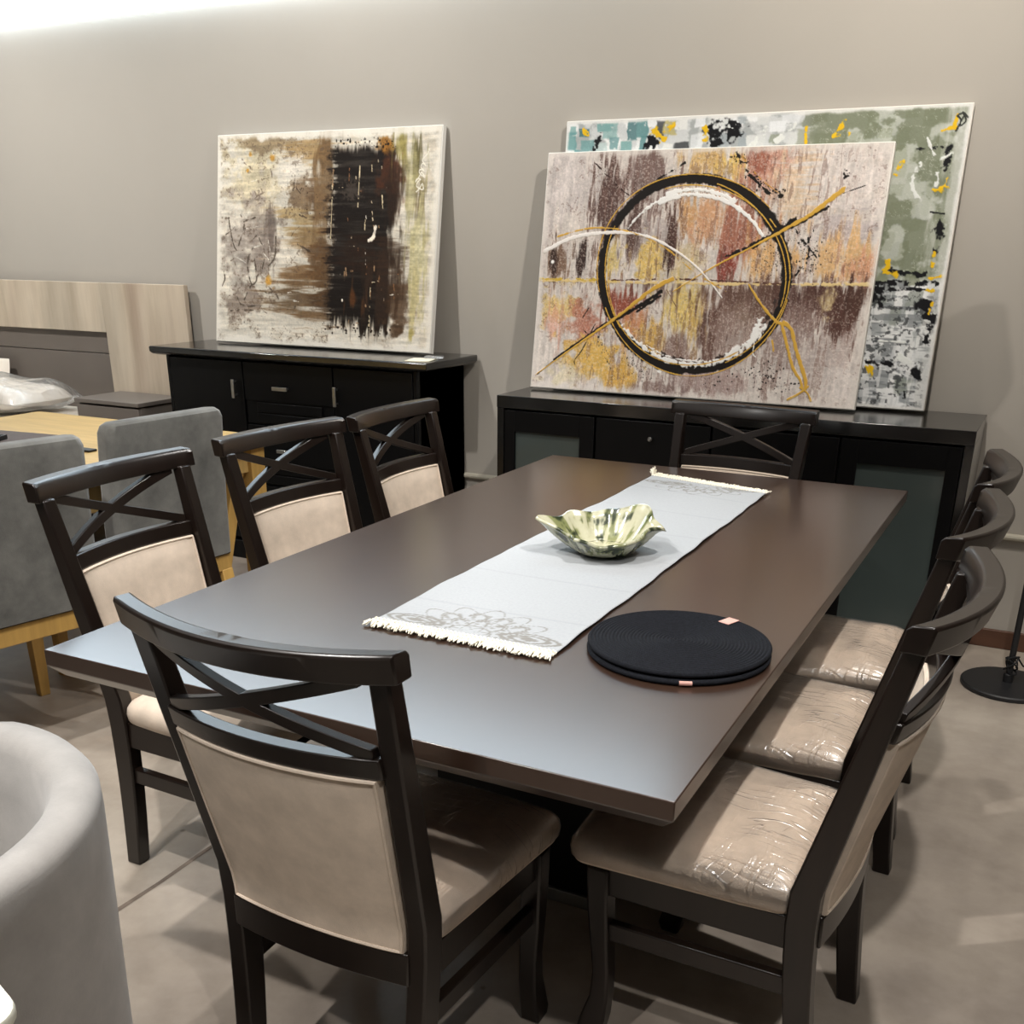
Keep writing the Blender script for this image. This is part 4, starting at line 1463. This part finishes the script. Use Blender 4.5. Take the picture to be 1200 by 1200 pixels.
def mandala(x, y):
    """line-work half medallion opening towards +y from the hem; returns 0..1 ink"""
    r = np.hypot(x, y)
    a = np.arctan2(y, x)
    ink = np.zeros_like(x)

    def petals(n, r0, r1, th, ph=0., sharp=1.):
        c = np.abs(np.sin(n*a/2+ph))**sharp
        rr = r0+(r1-r0)*c
        return (np.abs(r-rr) < th)*1.
    for r0, r1, n, ph in ((.02, .045, 8, 0), (.05, .085, 10, 0), (.054, .094, 10, 0), (.085, .125, 12, .3), (.09, .132, 12, .3), (.12, .165, 14, 0)):
        ink = np.maximum(ink, petals(n, r0, r1, .0022, ph))
    for r0 in (.048, .088):
        ink = np.maximum(ink, (np.abs(r-r0) < .0015)*1.)
    ink = np.maximum(ink, ((r > .05) & (r < .088) & (np.sin(20*a) > .3) & (np.sin(r*420) > 0))*.8)
    ink = np.maximum(ink, ((r > .095) & (r < .125) & (np.sin(24*a+1) > .55))*.7)
    # two side leaf motifs
    for s in (-1, 1):
        lx, ly = (x-s*.125), (y-.025)
        e = np.abs(lx/.062)**1.5+np.abs(ly/.030)**1.5
        ink = np.maximum(ink, ((np.abs(e-1) < .14) | (np.abs(e-.55) < .12) | (e < .18))*1.)
    return ink*(y > 0)


ma = mandala(X*1.0, (Y+rl/2-.012)*1.15)
mb = mandala(X*1.0, (rl/2-.012-Y)*1.15)
col = col*(1-.24*np.maximum(ma, mb)[..., None]*np.array([.85, .95, 1.1]))
c = np.clip(col, 0, 255)/255
set_paint(me, (((c+.055)/1.055)**2.4).reshape(-1, 3))
rn = thing('table_runner', 'long white table runner with grey medallion print and cream fringed ends', 'runner', (rx_c, ry_c, .7604), .0)
o = obj('cloth', me, M_RUNNER, rn, angle=180)
sol = o.modifiers.new('th', 'SOLIDIFY')
sol.thickness = .0016
sol.offset = -1
for s in (-1, 1):
    bm = bmesh.new()
    r = random.Random(5+s)
    nt = 62

    def yend(x):
        return s*rl/2-(.045*x/rw*2 if s > 0 else 0)
    # braided heading
    for k in range(44):
        x = -rw/2+rw*(k+.5)/44
        y = yend(x)
        for dy in (.000, .011):
            tube(bm, [(x-.0045, y+s*dy, .004), (x, y+s*(dy+.004), .0085), (x+.0045, y+s*(dy+.001), .004)], .0036, 6)
    for k in range(nt):
        x = -rw/2+rw*(k+.5)/nt
        y = yend(x)+s*.013
        for q in range(4):
            L_ = r.uniform(.016, .030)
            dx = r.uniform(-.012, .012)
            tube(bm, [(x, y, .005), (x+dx*.5, y+s*L_*.5, .007+r.uniform(0, .004)), (x+dx, y+s*L_, .003+r.uniform(0, .005))], [.0024, .002, .0013], 5)
    if s > 0:
        for q in range(14):
            tube(bm, [(-rw/2+.004, yend(-rw/2), .005), (-rw/2-.004+r.uniform(-.01, .01), yend(-rw/2)+r.uniform(.01, .03), .012+r.uniform(0, .02))], .002, 5)
    obj('fringe', bm, M_FRINGE, rn)

# ------------------------------------------------------------------ ruffled bowl
nb, nr = 160, 44
th = np.linspace(0, 2*PI, nb+1)


def rim(th):
    """rim radius and height per angle (image right is ~ +0.45 rad)"""
    R_ = .117+.004*np.cos(2*(th-.5))+.004*np.sin(7*th+.4)
    Zr = .064+.003*np.sin(7*th+1.2)

    def lobe(c, wd):
        d = np.angle(np.exp(1j*(th-c)))
        return np.exp(-(d/wd)**2)
    R_ = R_+.042*lobe(.38+PI, .26)+.022*lobe(.42, .28)+.010*lobe(1.25, .35)-.014*lobe(.38+PI+.62, .2)-.012*lobe(.0, .16)+.006*lobe(5.2, .4)
    Zr = Zr+.010*lobe(.38+PI, .3)+.026*lobe(1.2, .42)+.004*lobe(.42, .25)-.026*lobe(5.2, .75)-.012*lobe(4.3, .3)+.004*lobe(2.6, .4)
    return R_, Zr


R_, Zr = rim(th)


def bowl_profile(side, k):
    """k 0..1 from centre to rim"""
    t_ = k
    rb = .062
    flute = .0022*np.sin(14*th+.6)*t_**1.5
    r = np.where(t_ < .3, rb*t_/.3, rb+(R_-rb)*((t_-.3)/.7)**.9)
    r = r+flute*(t_ > .3)
    z = np.where(t_ < .3, 0*th, (Zr)*((t_-.3)/.7)**1.25)
    curl = np.clip((t_-.9)/.1, 0, 1)
    dl = np.angle(np.exp(1j*(th-.42)))
    drop = np.exp(-(dl/.22)**2)*np.clip((t_-.82)/.18, 0, 1)**2
    r = r+.004*curl
    z = z-.015*drop
    z = z+(.0085 if side else 0)*(1-.25*t_)+.004
    if side:
        r = r-.005*(t_ > .3)
    return r, z


P_, Cc = [], []
g_noise = fbm(90, nb+1, 5, 40, 60, 4)
g_noise[:, -1] = g_noise[:, 0]
g_iso = fbm(90, nb+1, 10, 14, 61, 4)
lightc, midc, darkc = np.array([180, 178, 152.]), np.array([122, 126, 84.]), np.array([44, 52, 34.])
seq = [(0, k/nr) for k in range(nr+1)]+[(1, 1-k/nr) for k in range(nr+1)]
for idx, (side, k) in enumerate(seq):
    r, z = bowl_profile(side, k)
    P_.append(np.stack([r*np.cos(th), r*np.sin(th), z], -1))
    nzr = g_noise[idx]
    m1 = sstep(.42, .62, nzr)
    m2 = sstep(.58, .75, nzr*.6+g_iso[idx]*.45)
    cc = lightc*(1-m1[:, None])+midc*m1[:, None]
    cc = cc*(1-m2[:, None])+darkc*m2[:, None]
    bl = np.clip((.42-k)/.3, 0, 1)*.8 if side else 0.
    cc = cc*(1-bl)+np.array([200, 194, 166.])*bl
    rm = np.exp(-((k-.985)/.015)**2)*(.75 if side == 0 else .35)*sstep(.35, .6, g_iso[40])
    rm = rm[:, None] if hasattr(rm, 'shape') and np.ndim(rm) else rm
    cc = cc*(1-rm)+np.array([40, 42, 32.])*rm
    Cc.append(cc)
P_ = np.array(P_)
me = grid_mesh('bowl', P_)
c = np.clip(np.array(Cc), 0, 255)/255
set_paint(me, (((c+.055)/1.055)**2.4).reshape(-1, 3))
bo = obj('bowl', me, M_GLAZE, angle=180)
bo.location = (-.905, 2.262, .7668)
bo.rotation_euler = (0, 0, 0)
tag(bo, 'green streaked ceramic bowl with ruffled rim on the white runner', 'bowl')

# ------------------------------------------------------------------ coiled black placemats
R0, ncoil, m = .166, 25, 9
prof = [(.0005, .0006)]
step = R0/ncoil
for k in range(ncoil):
    for j in range(5):
        a = PI*(j+.5)/5
        prof.append((step*(k+.5)-math.cos(a)*step*.5, .0073+math.sin(a)*.0036))
prof += [(R0+.0012, .0065), (R0+.0008, .0035), (R0-.002, .0012)]
bm = bmesh.new()
lathe(bm, prof, 128)


def charger(label, loc, rz, bm_or_me, ta):
    t = thing('placemat', label, 'placemat', loc, rz, 'stack of two coiled black placemats')
    obj('coil', bm_or_me, M_ROPE, t, angle=180)
    return t


c1 = charger('lower round coiled black rope placemat of the stack of two, with folded pink tag', (-.537, 1.728, .7602), 0, bm, 0)
c2 = charger('upper round coiled black rope placemat of the stack of two, with pink tag on top', (-.538, 1.733, .7721), .4, c1.children[0].data, 0)
# tags: folded pink strips over the rim
for par, ang, big in ((c2, 1.20-.4, True), (c1, -1.17, False)):
    bm = bmesh.new()
    w_ = .012 if big else .011
    path = [(R0-.036, .0112), (R0-.002, .0114), (R0+.0035, .0075), (R0+.003, .003)] if big else [(R0-.004, .0085), (R0+.0035, .0085), (R0+.0045, .006), (R0+.003, .003)]
    ex, ey = math.cos(ang), math.sin(ang)
    rings = []
    for r_, z_ in path:
        rings.append([(r_*ex-ey*s*w_, r_*ey+ex*s*w_, z_+dz) for s, dz in ((-1, 0), (1, 0), (1, .0012), (-1, .0012))])
    loft(bm, rings)
    obj('tag', bm, M_PINKTAG, par, bevel=.0004)

# ------------------------------------------------------------------ lights
def spot(x, y, z, tx, ty, tz, power, col, size=60, blend=.5, soft=.04):
    d = bpy.data.lights.new('spotlight', 'SPOT')
    d.energy = power
    d.color = col
    d.spot_size = math.radians(size)
    d.spot_blend = blend
    d.shadow_soft_size = soft
    o = bpy.data.objects.new('spotlight', d)
    C.objects.link(o)
    o.location = (x, y, z)
    o.rotation_euler = (Vector((tx, ty, tz))-Vector((x, y, z))).to_track_quat('-Z', 'Y').to_euler()
    return o


def area(x, y, z, tx, ty, tz, power, col, sx, syy):
    d = bpy.data.lights.new('fill_light', 'AREA')
    d.energy = power
    d.color = col
    d.shape = 'RECTANGLE'
    d.size, d.size_y = sx, syy
    o = bpy.data.objects.new('fill_light', d)
    C.objects.link(o)
    o.location = (x, y, z)
    o.rotation_euler = (Vector((tx, ty, tz))-Vector((x, y, z))).to_track_quat('-Z', 'Y').to_euler()
    return o


WARM = (1.0, .94, .86)
NEU = (1.0, .97, .93)
# over the near end of the table and the right side (their shadows fall on the seats)
spot(-1.48, .60, 3.0, -1.5, 1.3, 0, 170, NEU, 80, .4, .03)
spot(.12, 1.9, 3.0, .1, 2.3, 0, 150, NEU, 70, .4, .03)
spot(.5, .1, 3.0, .1, 1.4, .3, 90, NEU, 60, .4, .03)
# wall washers
spot(-.45, 2.9, 3.05, -1.2, 4.2, 1.5, 120, WARM, 125, 1)
spot(-3.0, 2.7, 3.05, -3.2, 4.2, 1.5, 110, NEU, 125, 1)
spot(-5.2, 2.6, 3.05, -5.2, 4.0, 1.0, 150, NEU, 120, 1)
spot(1.2, 2.6, 3.05, .6, 4.2, 1.3, 60, WARM, 110, 1)
# left aisle
spot(-2.3, 1.6, 3.0, -2.2, 2.4, .6, 120, NEU, 75, .5, .03)
spot(-.7, 2.5, 3.0, -2.05, 2.4, .55, 85, NEU, 48, .6, .03)  # added spot, brightens the back pads of the left chairs
spot(-1.1, -.5, 3.0, -1.3, .6, .4, 110, NEU, 60, .5, .03)  # added spot, brightens the tub chair
area(-1.6, 1.0, 3.05, -1.6, 1.2, 0, 45, (1, .97, .94), 5, 4)  # added broad soft fill, not a fixture of the room

wd = bpy.data.worlds.new('world')
bpy.context.scene.world = wd
wd.use_nodes = True
wd.node_tree.nodes['Background'].inputs['Color'].default_value = (.5, .5, .52, 1)
wd.node_tree.nodes['Background'].inputs['Strength'].default_value = .2
vs_ = bpy.context.scene.view_settings
vs_.view_transform = 'Standard'
vs_.look = 'None'
vs_.exposure = .25
